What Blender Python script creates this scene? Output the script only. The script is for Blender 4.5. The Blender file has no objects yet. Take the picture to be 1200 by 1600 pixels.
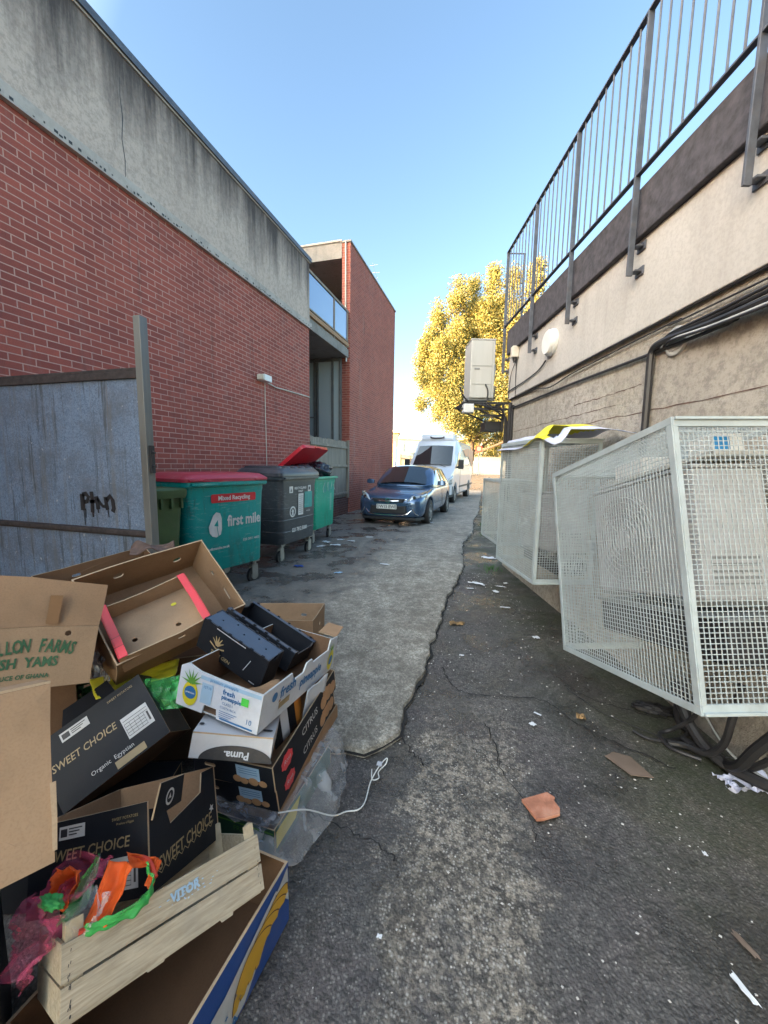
import bpy, math, random
from math import radians as R, sin, cos, pi, sqrt
from mathutils import Matrix, Vector, Euler, noise as mnoise
from mathutils.geometry import tessellate_polygon
random.seed(7)
S = bpy.context.scene
COL = S.collection

# ---------------------------------------------------------------- camera
cam = bpy.data.cameras.new('camera'); cam.sensor_fit = 'VERTICAL'; cam.sensor_height = 36; cam.lens = 13.5
cam.clip_start = .02; cam.clip_end = 3000
co = bpy.data.objects.new('camera', cam); COL.objects.link(co)
co.matrix_world = Matrix.Translation((0, 0, 1.5)) @ Matrix.Rotation(R(15.79), 4, 'Z') @ Matrix.Rotation(R(90-6.85), 4, 'X') @ Matrix.Rotation(R(.9), 4, 'Z')
S.camera = co

# ---------------------------------------------------------------- light
SUN_EL = R(12); SUN_FROM = Vector((-.76, -.65, 0)).normalized()
W = bpy.data.worlds.new('World'); S.world = W; W.use_nodes = True
wn = W.node_tree; bg = wn.nodes['Background']
sky = wn.nodes.new('ShaderNodeTexSky'); sky.sky_type = 'NISHITA'; sky.sun_disc = False
sky.sun_elevation = SUN_EL; sky.sun_rotation = math.atan2(SUN_FROM.x, SUN_FROM.y)
sky.air_density = 1.0; sky.dust_density = 1.0; sky.ozone_density = 1.2
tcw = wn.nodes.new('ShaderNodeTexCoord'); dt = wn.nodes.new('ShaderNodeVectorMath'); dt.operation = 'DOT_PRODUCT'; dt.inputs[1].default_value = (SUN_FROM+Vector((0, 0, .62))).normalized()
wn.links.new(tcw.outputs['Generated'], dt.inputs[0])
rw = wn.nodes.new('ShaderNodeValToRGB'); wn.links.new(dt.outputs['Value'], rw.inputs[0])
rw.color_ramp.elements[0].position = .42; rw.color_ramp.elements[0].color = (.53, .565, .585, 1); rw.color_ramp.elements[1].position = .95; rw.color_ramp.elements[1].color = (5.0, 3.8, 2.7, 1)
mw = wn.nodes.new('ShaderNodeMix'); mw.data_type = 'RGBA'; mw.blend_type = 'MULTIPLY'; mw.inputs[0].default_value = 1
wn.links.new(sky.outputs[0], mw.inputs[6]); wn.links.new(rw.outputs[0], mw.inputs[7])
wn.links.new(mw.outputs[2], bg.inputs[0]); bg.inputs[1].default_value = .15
sl = bpy.data.lights.new('sun', 'SUN'); sl.energy = 2.5; sl.angle = R(.5); sl.color = (1, .90, .74)
so = bpy.data.objects.new('sun', sl); COL.objects.link(so)
sd = (SUN_FROM*cos(SUN_EL) + Vector((0, 0, sin(SUN_EL))))
so.rotation_euler = sd.to_track_quat('Z', 'Y').to_euler(); so.location = (-10, -10, 20)
S.view_settings.view_transform = 'Standard'; S.view_settings.look = 'None'
S.view_settings.exposure = 2.72; S.view_settings.gamma = 1

# ---------------------------------------------------------------- materials
MATS = {}
def nodes(name):
    m = bpy.data.materials.new(name); m.use_nodes = True; MATS[name] = m
    nt = m.node_tree; return m, nt, nt.nodes['Principled BSDF']
def N(nt, typ, **k):
    n = nt.nodes.new(typ)
    for a, v in k.items():
        if a.startswith('_'): setattr(n, a[1:], v)
        else: n.inputs[a.replace('_', ' ')].default_value = v
    return n
def L(nt, a, b): nt.links.new(a, b)
def ramp(nt, fac, stops):
    r = nt.nodes.new('ShaderNodeValToRGB'); e = r.color_ramp.elements
    while len(e) < len(stops): e.new(.5)
    for i, (p, c) in enumerate(stops):
        e[i].position = p; e[i].color = (c, c, c, 1) if isinstance(c, (int, float)) else (*c, 1)
    L(nt, fac, r.inputs[0]); return r.outputs[0]
def mix(nt, fac, a, b, blend='MIX'):
    m = nt.nodes.new('ShaderNodeMix'); m.data_type = 'RGBA'; m.blend_type = blend
    for i, v in ((0, fac), (6, a), (7, b)):
        if hasattr(v, 'is_linked') or isinstance(v, bpy.types.NodeSocket): L(nt, v, m.inputs[i])
        elif i == 0: m.inputs[0].default_value = v
        else: m.inputs[i].default_value = (*v, 1) if len(v) == 3 else v
    return m.outputs[2]
def math_(nt, op, a, b=0, c=None):
    m = nt.nodes.new('ShaderNodeMath'); m.operation = op
    for i, v in enumerate((a, b) if c is None else (a, b, c)):
        if isinstance(v, bpy.types.NodeSocket): L(nt, v, m.inputs[i])
        else: m.inputs[i].default_value = v
    return m.outputs[0]
def coords(nt, scale=(1, 1, 1), loc=(0, 0, 0), rot=(0, 0, 0)):
    tc = nt.nodes.new('ShaderNodeTexCoord'); mp = nt.nodes.new('ShaderNodeMapping')
    mp.inputs['Scale'].default_value = scale; mp.inputs['Location'].default_value = loc; mp.inputs['Rotation'].default_value = rot
    L(nt, tc.outputs['Object'], mp.inputs[0]); return mp.outputs[0]
def noise(nt, vec, scale, detail=6, rough=.6, dist=0):
    n = N(nt, 'ShaderNodeTexNoise', Scale=scale, Detail=detail, Roughness=rough, Distortion=dist); L(nt, vec, n.inputs['Vector']); return n.outputs[0]
def bump(nt, bs, h, strength=.3, dist=.01, normal=None):
    b = N(nt, 'ShaderNodeBump', Strength=strength, Distance=dist); L(nt, h, b.inputs['Height'])
    if normal is not None: L(nt, normal, b.inputs['Normal'])
    L(nt, b.outputs[0], bs.inputs['Normal']); return b.outputs[0]

def plain(name, col, rough=.6, metal=0, var=.18, scale=6, bumpy=.1, fine=60, streak=False, spec=None, coat=0, dirt=None, dirt_amt=.3):
    """a painted / plastic / board surface with real-world colour drift, grime and a fine bump"""
    m, nt, bs = nodes(name)
    v = coords(nt, (1, 1, .12) if streak else (1, 1, 1))
    n1 = noise(nt, v, scale)
    a = tuple(c*(1-var) for c in col); b = tuple(min(1, c*(1+var)) for c in col)
    c = mix(nt, ramp(nt, n1, [(.3, 0), (.7, 1)]), a, b)
    if dirt:
        d = ramp(nt, noise(nt, v, scale*.6, 10, .75), [(.5, 0), (.72, dirt_amt)])
        c = mix(nt, d, c, dirt)
    L(nt, c, bs.inputs['Base Color'])
    v2 = coords(nt); n2 = noise(nt, v2, fine, 3)
    L(nt, math_(nt, 'ADD', math_(nt, 'MULTIPLY', n1, .25), rough-.12), bs.inputs['Roughness'])
    bs.inputs['Metallic'].default_value = metal
    if spec is not None: bs.inputs['Specular IOR Level'].default_value = spec
    if coat: bs.inputs['Coat Weight'].default_value = coat; bs.inputs['Coat Roughness'].default_value = .06
    if bumpy: bump(nt, bs, n2, bumpy, .004)
    return m

def brick(name, c1, c2, mortar, soot=0.35):
    m, nt, bs = nodes(name)
    tc = nt.nodes.new('ShaderNodeTexCoord'); sp = nt.nodes.new('ShaderNodeSeparateXYZ'); L(nt, tc.outputs['Object'], sp.inputs[0])
    cb = nt.nodes.new('ShaderNodeCombineXYZ'); L(nt, math_(nt, 'ADD', sp.outputs[0], sp.outputs[1]), cb.inputs[0]); L(nt, sp.outputs[2], cb.inputs[1])
    # slightly wandering courses
    nz = N(nt, 'ShaderNodeTexNoise', Scale=1.3, Detail=2); L(nt, tc.outputs['Object'], nz.inputs['Vector'])
    vm = nt.nodes.new('ShaderNodeVectorMath'); vm.operation = 'MULTIPLY_ADD'; L(nt, nz.outputs[1], vm.inputs[0]); vm.inputs[1].default_value = (.012, .01, 0); L(nt, cb.outputs[0], vm.inputs[2])
    bt = N(nt, 'ShaderNodeTexBrick', Scale=1.0, Mortar_Size=.0062, Mortar_Smooth=.35, Bias=0.0, Brick_Width=.225, Row_Height=.071)
    L(nt, vm.outputs[0], bt.inputs['Vector'])
    bt.inputs['Color1'].default_value = (*c1, 1); bt.inputs['Color2'].default_value = (*c2, 1); bt.inputs['Mortar'].default_value = (*mortar, 1)
    obj = tc.outputs['Object']
    f = noise(nt, obj, 90, 4, .7)
    big = noise(nt, obj, .9, 8, .65)
    c = mix(nt, .5, bt.outputs[0], mix(nt, ramp(nt, f, [(.3, .55), (.7, 1.25)]), (0, 0, 0), bt.outputs[0]), 'MIX')
    c = mix(nt, ramp(nt, big, [(.4, 0), (.8, .35)]), c, tuple(x*.5 for x in c1))
    st = nt.nodes.new('ShaderNodeMapping'); st.inputs['Scale'].default_value = (1.6, 1.6, .16); L(nt, obj, st.inputs[0])
    s1 = noise(nt, st.outputs[0], 2.2, 9, .7)
    c = mix(nt, ramp(nt, s1, [(.55, 0), (.8, soot)]), c, (.30, .27, .235))
    s2 = noise(nt, st.outputs[0], 3.1, 9, .75, .4)
    c = mix(nt, ramp(nt, s2, [(.56, 0), (.8, .75)]), c, (.032, .027, .024))
    L(nt, c, bs.inputs['Base Color']); bs.inputs['Roughness'].default_value = .85
    h = math_(nt, 'ADD', math_(nt, 'MULTIPLY', bt.outputs[1], -1), math_(nt, 'MULTIPLY', f, .5))
    bump(nt, bs, h, .6, .008); return m

def render_wall(name, base, dark, amount=.7, streaky=.12, top=None, h=1.4, rough_scale=14, bumpy=.4, moss=None, rk=.3):
    m, nt, bs = nodes(name)
    tc = nt.nodes.new('ShaderNodeTexCoord'); obj = tc.outputs['Object']
    st = nt.nodes.new('ShaderNodeMapping'); st.inputs['Scale'].default_value = (1, 1, streaky); L(nt, obj, st.inputs[0])
    n1 = noise(nt, st.outputs[0], 3.0, 10, .72); n2 = noise(nt, obj, 1.1, 8, .7); n3 = noise(nt, obj, rough_scale, 8, .75)
    c = mix(nt, ramp(nt, n2, [(.3, 0), (.75, 1)]), tuple(x*.78 for x in base), base)
    c = mix(nt, ramp(nt, n3, [(.45, .0), (.6, rk)]), c, tuple(x*.5 for x in base))
    fac = n1
    if top is not None:   # weather stains hang from the top edge
        sp = nt.nodes.new('ShaderNodeSeparateXYZ'); L(nt, obj, sp.inputs[0])
        g = math_(nt, 'MULTIPLY', math_(nt, 'SUBTRACT', sp.outputs[2], top-h), .42/h)
        fac = math_(nt, 'ADD', math_(nt, 'MULTIPLY', n1, .9), g)
        c = mix(nt, ramp(nt, fac, [(.55, 0), (.86, amount)]), c, dark)
    else:
        c = mix(nt, ramp(nt, fac, [(.52, 0), (.78, amount)]), c, dark)
    if moss: c = mix(nt, ramp(nt, noise(nt, obj, 2.3, 9, .7), [(.55, 0), (.75, .5)]), c, moss)
    L(nt, c, bs.inputs['Base Color']); bs.inputs['Roughness'].default_value = .88
    bump(nt, bs, math_(nt, 'ADD', n3, noise(nt, obj, rough_scale*6, 4)), bumpy, .012); return m

def cardboard(name, col=(.36, .215, .115), dark=.8):
    m, nt, bs = nodes(name); v = coords(nt)
    n1 = noise(nt, v, 5, 6, .6); n2 = noise(nt, v, 220, 2, .5)
    cr = nt.nodes.new('ShaderNodeMapping'); cr.inputs['Scale'].default_value = (3, 30, 3); L(nt, v, cr.inputs[0])
    n3 = noise(nt, cr.outputs[0], 4, 3)
    c = mix(nt, ramp(nt, n1, [(.3, 0), (.7, 1)]), tuple(x*.72 for x in col), col)
    c = mix(nt, ramp(nt, n2, [(.45, 0), (.8, .35)]), c, tuple(x*.5 for x in col))
    c = mix(nt, ramp(nt, noise(nt, v, 2.6, 8, .7), [(.55, 0), (.75, .45)]), c, tuple(x*.45 for x in col))
    L(nt, c, bs.inputs['Base Color']); bs.inputs['Roughness'].default_value = .8; bs.inputs['Specular IOR Level'].default_value = .25
    bump(nt, bs, math_(nt, 'ADD', math_(nt, 'MULTIPLY', n3, .5), n1), .35, .004); return m

def glass(name, col, rough=.03, alpha=1, metal=0):
    m, nt, bs = nodes(name)
    bs.inputs['Base Color'].default_value = (*col, 1); bs.inputs['Roughness'].default_value = rough
    bs.inputs['Metallic'].default_value = metal; bs.inputs['Specular IOR Level'].default_value = .8; bs.inputs['Coat Weight'].default_value = .6
    v = coords(nt); bump(nt, bs, noise(nt, v, 1.5, 2), .04, .02)
    return m

def film(name, col, alpha=.35, rough=.18, crinkle=30):
    """thin clear or coloured plastic film: crinkled, glossy, mostly see-through"""
    m, nt, bs = nodes(name); v = coords(nt)
    mu = nt.nodes.new('ShaderNodeTexNoise')
    mu.inputs['Scale'].default_value = crinkle*.5; mu.inputs['Detail'].default_value = 3; mu.inputs['Distortion'].default_value = .6; L(nt, v, mu.inputs['Vector'])
    bs.inputs['Base Color'].default_value = (*col, 1); bs.inputs['Roughness'].default_value = rough
    a = ramp(nt, mu.outputs[0], [(.36, alpha*.6), (.5, alpha*.85), (.62, min(1, alpha*1.35))]); L(nt, a, bs.inputs['Alpha'])
    bump(nt, bs, mu.outputs[0], .8, .01); return m

brick('red_brick', (.37, .088, .060), (.24, .056, .042), (.52, .30, .24), .35)
brick('red_brick_far', (.39, .098, .066), (.27, .068, .048), (.50, .28, .21), .5)
brick('old_brick_plinth', (.16, .06, .05), (.11, .04, .035), (.22, .18, .16), .5)
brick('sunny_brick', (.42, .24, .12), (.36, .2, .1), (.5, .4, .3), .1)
render_wall('stained_render', (.60, .49, .41), (.050, .040, .038), .95, .10, 6.2, 1.4, 20, .45, None, .6)
render_wall('cream_band', (.49, .475, .445), (.22, .20, .18), .45, .08, None, 1, 40, .12)
render_wall('rough_roughcast', (.48, .445, .385), (.17, .15, .12), .7, .45, None, 1, 22, 1.0, None, .75)
render_wall('grey_concrete', (.30, .285, .26), (.07, .065, .06), .75, .3, None, 1, 18, .4)
render_wall('white_trim', (.50, .45, .40), (.12, .11, .10), .8, .8, None, 1, 9, .3)
plain('dark_felt', (.055, .052, .06), .8, var=.5, scale=18, bumpy=.9, fine=45)
plain('soffit', (.16, .14, .12), .8, bumpy=.1)
plain('black_metal', (.02, .02, .022), .5)
plain('grey_rail', (.085, .095, .115), .5, .3, var=.3, scale=12, dirt=(.12, .09, .07), dirt_amt=.5)
def galv(name):
    m, nt, bs = nodes(name); v = coords(nt); st = coords(nt, (1, 1, .05))
    vo = N(nt, 'ShaderNodeTexVoronoi', Scale=120.0); L(nt, v, vo.inputs['Vector']); sc = nt.nodes.new('ShaderNodeSeparateColor'); L(nt, vo.outputs['Color'], sc.inputs[0])
    c = mix(nt, ramp(nt, sc.outputs[0], [(0, 0), (1, 1)]), (.125, .18, .265), (.23, .30, .41))
    c = mix(nt, ramp(nt, noise(nt, v, 2.2, 9, .75), [(.40, .7), (.56, 0)]), c, (.12, .135, .16))
    c = mix(nt, ramp(nt, noise(nt, st, 9, 8, .8), [(.52, 0), (.64, .6)]), c, (.16, .155, .14))
    c = mix(nt, ramp(nt, noise(nt, st, 16, 6, .8), [(.555, 0), (.62, .75)]), c, (.06, .065, .065))
    c = mix(nt, ramp(nt, noise(nt, v, 26, 3, .5), [(.68, 0), (.74, .8)]), c, (.45, .46, .47))
    L(nt, c, bs.inputs['Base Color']); bs.inputs['Metallic'].default_value = .25; L(nt, ramp(nt, noise(nt, v, 5, 8, .7), [(.3, .42), (.7, .7)]), bs.inputs['Roughness'])
    bump(nt, bs, noise(nt, coords(nt, (1, 1, .35)), 2.0, 3), .5, .02)
galv('galvanised')
plain('galv_post', (.19, .19, .175), .55, .4, var=.3, scale=8, streak=True, dirt=(.17, .15, .10), dirt_amt=.6)
plain('rusty_iron', (.10, .05, .035), .8, var=.5, scale=25, bumpy=.6, fine=60)
plain('rust_brown', (.12, .075, .06), .75, var=.3, scale=10)
plain('grey_timber', (.25, .215, .17), .8, var=.3, scale=9, streak=True, fine=80, bumpy=.4)
plain('ac_white', (.46, .46, .43), .45, var=.08, scale=5, dirt=(.3, .26, .2), dirt_amt=.4, streak=True)
plain('ac_grey', (.38, .39, .40), .5, var=.1, dirt=(.2, .18, .15), dirt_amt=.5); plain('ac_grille', (.20, .21, .21), .5); plain('fan_shade', (.34, .35, .35), .5)  # white casing greyed: shade inside the cages painted into its colour
plain('cage_paint', (.37, .43, .445), .45, 0, var=.12, scale=9, fine=160, bumpy=.15, dirt=(.25, .24, .2), dirt_amt=.4)
plain('white_plastic', (.66, .67, .65), .4, var=.08)
plain('cream_plastic', (.55, .52, .44), .5)
plain('black_rubber', (.018, .018, .02), .6, var=.4)
plain('black_cable', (.02, .02, .022), .5, var=.4)
plain('grey_cable', (.33, .34, .33), .5)
plain('window_frame', (.14, .14, .13), .5)
plain('white_frame', (.62, .6, .55), .5)
glass('window_glass', (.40, .52, .53), .10)
glass('curtain_glass', (.48, .54, .53), .22)
glass('blue_glass', (.10, .19, .36), .08)
glass('dark_glass', (.015, .02, .025), .02)
plain('leaf_green', (.05, .11, .03), .6)

# ---------------------------------------------------------------- mesh builder
class MB:
    def __init__(s): s.v = []; s.f = []; s.m = []; s.T = Matrix()
    def add(s, vs, fs, mat=0):
        o = len(s.v); s.v += [s.T @ Vector(p) for p in vs]
        s.f += [tuple(i+o for i in f) for f in fs]; s.m += [mat]*len(fs) if isinstance(mat, int) else list(mat)
    def box(s, x0, x1, y0, y1, z0, z1, mat=0):
        s.add([(x0,y0,z0),(x1,y0,z0),(x1,y1,z0),(x0,y1,z0),(x0,y0,z1),(x1,y0,z1),(x1,y1,z1),(x0,y1,z1)],
              [(0,3,2,1),(4,5,6,7),(0,1,5,4),(1,2,6,5),(2,3,7,6),(3,0,4,7)], mat)
    def panel(s, outer, holes, t, mats=(0, 0, 0), T=None):
        """flat board in local xy from z=0 (front, mats[0] faces +z) to z=-t (mats[1]); edges mats[2]"""
        old = s.T
        if T is not None: s.T = s.T @ T
        loops = [[Vector((x, y, 0)) for x, y in l] for l in [outer]+list(holes)]
        tris = tessellate_polygon(loops); flat = [p for l in loops for p in l]; n = len(flat)
        vs = [tuple(p) for p in flat]+[(p.x, p.y, -t) for p in flat]
        F = []; Mt = []
        for a, b, c in tris:
            nrm = (flat[b]-flat[a]).cross(flat[c]-flat[a]).z
            if nrm < 0: a, c = c, a
            F.append((a, b, c)); Mt.append(mats[0]); F.append((n+c, n+b, n+a)); Mt.append(mats[1])
        o = 0
        for l in loops:
            k = len(l)
            for i in range(k): F.append((o+i, n+o+i, n+o+(i+1) % k, o+(i+1) % k)); Mt.append(mats[2])
            o += k
        s.add(vs, F, Mt); s.T = old
    def tube(s, pts, r, n=8, mat=0, cap=True):
        P = [Vector(p) for p in pts]; rr = r if isinstance(r, (list, tuple)) else [r]*len(P)
        vs = []; prev = None
        for i, p in enumerate(P):
            d = (P[min(i+1, len(P)-1)]-P[max(i-1, 0)]).normalized()
            a = (prev - d*prev.dot(d)) if prev is not None else (Vector((0, 0, 1)).cross(d) if abs(d.z) < .9 else Vector((1, 0, 0)).cross(d))
            if a.length < 1e-5: a = d.orthogonal()
            a.normalize(); prev = a; b = d.cross(a)
            vs += [p+(a*cos(2*pi*k/n)+b*sin(2*pi*k/n))*rr[i] for k in range(n)]
        F = [(i*n+k, i*n+(k+1) % n, (i+1)*n+(k+1) % n, (i+1)*n+k) for i in range(len(P)-1) for k in range(n)]
        if cap: F += [tuple(range(n-1, -1, -1)), tuple((len(P)-1)*n+k for k in range(n))]
        s.add(vs, F, mat)
    def cyl(s, p0, p1, r0, r1=None, n=20, mat=0): s.tube([p0, p1], [r0, r0 if r1 is None else r1], n, mat)
    def loft(s, rings, mat=0, cap=True, closed=True):
        n = len(rings[0]); vs = [p for r in rings for p in r]; F = []
        for i in range(len(rings)-1):
            for k in range(n if closed else n-1): F.append((i*n+k, i*n+(k+1) % n, (i+1)*n+(k+1) % n, (i+1)*n+k))
        if cap: F += [tuple(range(n-1, -1, -1)), tuple((len(rings)-1)*n+k for k in range(n))]
        s.add(vs, F, mat)
    def ribbon(s, pts, w, mat=0, T=None):
        """flat stroke in local xy"""
        old = s.T
        if T is not None: s.T = s.T @ T
        P = [Vector((x, y, 0)) for x, y in pts]; vs = []
        for i, p in enumerate(P):
            d = (P[min(i+1, len(P)-1)]-P[max(i-1, 0)]).normalized(); nn = Vector((-d.y, d.x, 0))
            ww = w[i] if isinstance(w, list) else w
            vs += [p+nn*ww/2, p-nn*ww/2]
        s.add(vs, [(2*i, 2*i+1, 2*i+3, 2*i+2) for i in range(len(P)-1)], mat); s.T = old
    def poly(s, pts, mat=0, T=None):
        old = s.T
        if T is not None: s.T = s.T @ T
        loops = [[Vector((x, y, 0)) for x, y in pts]]; F = []
        for a, b, c in tessellate_polygon(loops):
            if (loops[0][b]-loops[0][a]).cross(loops[0][c]-loops[0][a]).z < 0: a, c = c, a
            F.append((a, b, c))
        s.add(loops[0], F, mat); s.T = old
    def text(s, txt, size, T, mat=0, bold=0, shear=0, xs=1, align='CENTER'):
        cu = bpy.data.curves.new('t', 'FONT'); cu.body = txt; cu.size = size; cu.align_x = align; cu.align_y = 'CENTER'
        cu.offset = bold; cu.shear = shear; cu.resolution_u = 2
        o = bpy.data.objects.new('t', cu); COL.objects.link(o)
        dg = bpy.context.evaluated_depsgraph_get(); me = o.evaluated_get(dg).to_mesh()
        old = s.T; s.T = s.T @ T
        s.add([(v.co.x*xs, v.co.y, v.co.z) for v in me.vertices], [tuple(p.vertices) for p in me.polygons], mat)
        s.T = old; o.evaluated_get(dg).to_mesh_clear(); bpy.data.objects.remove(o); bpy.data.curves.remove(cu)
    def build(s, name, mats, parent=None, smooth=False, bevel=0, sub=0, seg=2, angle=40):
        me = bpy.data.meshes.new(name); me.from_pydata([tuple(v) for v in s.v], [], s.f); me.validate(clean_customdata=False)
        if isinstance(mats, str): mats = [mats]
        for m in mats: me.materials.append(MATS[m])
        if len(me.polygons) == len(s.m): me.polygons.foreach_set('material_index', s.m)
        if smooth: me.polygons.foreach_set('use_smooth', [True]*len(me.polygons))
        o = bpy.data.objects.new(name, me); COL.objects.link(o); o.parent = parent
        if sub: md = o.modifiers.new('sub', 'SUBSURF'); md.levels = md.render_levels = sub
        if bevel: md = o.modifiers.new('bevel', 'BEVEL'); md.width = bevel; md.segments = seg; md.limit_method = 'ANGLE'; md.angle_limit = R(angle)
        if smooth and not sub:
            try:
                for p in me.polygons: pass
                me.set_sharp_from_angle(angle=R(angle))
            except Exception: pass
        return o
def tag(o, label=None, cat=None, group=None, kind=None):
    for k, v in (('label', label), ('category', cat), ('group', group), ('kind', kind)):
        if v: o[k] = v
    return o
def empty(name, loc, rot=(0, 0, 0), label=None, cat=None, group=None):
    o = bpy.data.objects.new(name, None); COL.objects.link(o); o.location = loc; o.rotation_euler = tuple(R(a) for a in rot)
    o.empty_display_size = .1
    return tag(o, label, cat, group)
def FM(o, x, y):
    """frame whose local x,y run along x,y from o"""
    x = Vector(x).normalized(); y = Vector(y).normalized(); z = x.cross(y)
    return Matrix(((x.x, y.x, z.x, o[0]), (x.y, y.y, z.y, o[1]), (x.z, y.z, z.z, o[2]), (0, 0, 0, 1)))
def copy_tree(o, parent=None):
    c = o.copy(); COL.objects.link(c); c.parent = parent
    for ch in [x for x in bpy.data.objects if x.parent == o]: copy_tree(ch, c)
    return c
def circ(cx, cy, r, n=14, ry=None): return [(cx+r*cos(2*pi*i/n), cy+(ry or r)*sin(2*pi*i/n)) for i in range(n)]
def rrect(w, d, r, n=5, cx=0, cy=0):
    out = []
    for sx, sy, a0 in ((1, 1, 0), (-1, 1, 90), (-1, -1, 180), (1, -1, 270)):
        for i in range(n+1):
            a = R(a0+90*i/n); out.append((cx+sx*(w/2-r)+r*cos(a), cy+sy*(d/2-r)+r*sin(a)))
    return out
def spline(pts, k=6):
    P = [Vector(p) for p in pts]; out = []
    for i in range(len(P)-1):
        p0 = P[max(i-1, 0)]; p1 = P[i]; p2 = P[i+1]; p3 = P[min(i+2, len(P)-1)]
        for j in range(k):
            t = j/k; out.append(.5*((2*p1)+(p2-p0)*t+(2*p0-5*p1+4*p2-p3)*t*t+(3*p1-p0-3*p2+p3)*t**3))
    out.append(P[-1]); return out
# ================================================================ GROUND
def ground_mats():
    m, nt, bs = nodes('asphalt'); v = coords(nt)
    sp = nt.nodes.new('ShaderNodeSeparateXYZ'); L(nt, v, sp.inputs[0])
    big = noise(nt, v, .8, 9, .65); mid = noise(nt, v, 5, 8, .7); fine = noise(nt, v, 140, 3, .6)
    vo = N(nt, 'ShaderNodeTexVoronoi', Scale=95.0); L(nt, v, vo.inputs['Vector'])
    vo2 = N(nt, 'ShaderNodeTexVoronoi', Scale=34.0); L(nt, v, vo2.inputs['Vector'])
    vc = nt.nodes.new('ShaderNodeSeparateColor'); L(nt, vo.outputs['Color'], vc.inputs[0])
    c = mix(nt, ramp(nt, big, [(.3, 0), (.7, 1)]), (.078, .072, .068), (.150, .137, .126))
    c = mix(nt, ramp(nt, mid, [(.4, 0), (.7, .5)]), c, (.058, .053, .048))
    # exposed pale stones
    st = math_(nt, 'MULTIPLY', ramp(nt, vo.outputs['Distance'], [(.25, 1), (.5, 0)]), ramp(nt, vc.outputs[0], [(.45, 0), (.62, 1)]))
    # worn strip where the surface has lost its tar
    ax = math_(nt, 'SUBTRACT', sp.outputs[0], math_(nt, 'MULTIPLY', sp.outputs[1], -.02))
    wx = math_(nt, 'ADD', ax, math_(nt, 'MULTIPLY', math_(nt, 'SUBTRACT', mid, .5), .5))
    wob = math_(nt, 'ABSOLUTE', math_(nt, 'SUBTRACT', wx, -.02))
    wy = math_(nt, 'ADD', sp.outputs[1], math_(nt, 'MULTIPLY', big, .8))
    worn = math_(nt, 'MULTIPLY', ramp(nt, math_(nt, 'ADD', wob, math_(nt, 'MULTIPLY', math_(nt, 'SUBTRACT', noise(nt, v, 14, 6, .7), .5), .35)), [(.235, 1), (.275, 0)]), ramp(nt, math_(nt, 'MULTIPLY', wy, .25), [(.6, 1), (.72, 0)]))
    worn = math_(nt, 'MULTIPLY', worn, ramp(nt, noise(nt, v, 9, 6, .7), [(.32, .25), (.55, 1)]))
    c = mix(nt, math_(nt, 'MULTIPLY', worn, .9), c, mix(nt, ramp(nt, noise(nt, v, 30, 7, .75), [(.44, 0), (.55, 1)]), (.085, .076, .066), (.36, .31, .245)))
    c = mix(nt, ramp(nt, noise(nt, v, 1.1, 6, .6, .5), [(.42, .45), (.52, 0)]), c, (.085, .068, .07))
    c = mix(nt, ramp(nt, noise(nt, v, 1.7, 7, .7, .8), [(.5, 0), (.62, .5)]), c, (.10, .085, .06))
    c = mix(nt, math_(nt, 'MULTIPLY', st, math_(nt, 'ADD', math_(nt, 'MULTIPLY', worn, .65), .34)), c, (.42, .395, .35))
    c = mix(nt, ramp(nt, noise(nt, v, 48, 5, .75), [(.47, 0), (.60, .75)]), c, (.030, .028, .026))
    c = mix(nt, ramp(nt, vo2.outputs['Distance'], [(.035, .8), (.06, 0)]), c, (.60, .58, .54))
    # damp green film along the right wall
    gx = math_(nt, 'ADD', math_(nt, 'ADD', sp.outputs[0], math_(nt, 'MULTIPLY', sp.outputs[1], .25)), math_(nt, 'MULTIPLY', mid, .9))
    gr = math_(nt, 'MULTIPLY', ramp(nt, math_(nt, 'MULTIPLY', gx, .4), [(.52, 0), (.8, 1)]), ramp(nt, noise(nt, v, 2.2, 8, .7), [(.35, .2), (.6, 1)]))
    c = mix(nt, math_(nt, 'MULTIPLY', gr, .75), c, (.032, .042, .016))
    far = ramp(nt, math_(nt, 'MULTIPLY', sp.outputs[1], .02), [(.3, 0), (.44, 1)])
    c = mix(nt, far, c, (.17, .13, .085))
    L(nt, c, bs.inputs['Base Color'])
    wz = noise(nt, v, 1.3, 7, .65); c = mix(nt, ramp(nt, wz, [(.40, .5), (.50, 0)]), c, (.03, .029, .028)); L(nt, c, bs.inputs['Base Color'])
    r = ramp(nt, wz, [(.40, .18), (.54, .8)]); L(nt, r, bs.inputs['Roughness'])
    h = math_(nt, 'ADD', math_(nt, 'MULTIPLY', vo.outputs['Distance'], -.8), math_(nt, 'ADD', fine, mid))
    bump(nt, bs, h, .55, .008)
    m, nt, bs = nodes('old_concrete'); v = coords(nt)
    sp = nt.nodes.new('ShaderNodeSeparateXYZ'); L(nt, v, sp.inputs[0])
    big = noise(nt, v, 1.1, 9, .7); mid = noise(nt, v, 7, 9, .75); fine = noise(nt, v, 70, 5, .7)
    vo = N(nt, 'ShaderNodeTexVoronoi', Scale=75.0); L(nt, v, vo.inputs['Vector'])
    ex = math_(nt, 'ADD', sp.outputs[0], math_(nt, 'ADD', math_(nt, 'MULTIPLY', sp.outputs[1], .025), math_(nt, 'MULTIPLY', math_(nt, 'SUBTRACT', big, .5), 1.7)))
    left = ramp(nt, math_(nt, 'ADD', ex, 2.0), [(.15, 1), (.62, 0)])        # dark tar-soaked part towards the bins
    far = ramp(nt, math_(nt, 'ADD', math_(nt, 'MULTIPLY', sp.outputs[1], .1), math_(nt, 'MULTIPLY', mid, .3)), [(.72, 0), (.95, .35)])
    c = mix(nt, ramp(nt, mid, [(.40, 0), (.60, 1)]), (.30, .27, .22), (.64, .585, .49))
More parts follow.
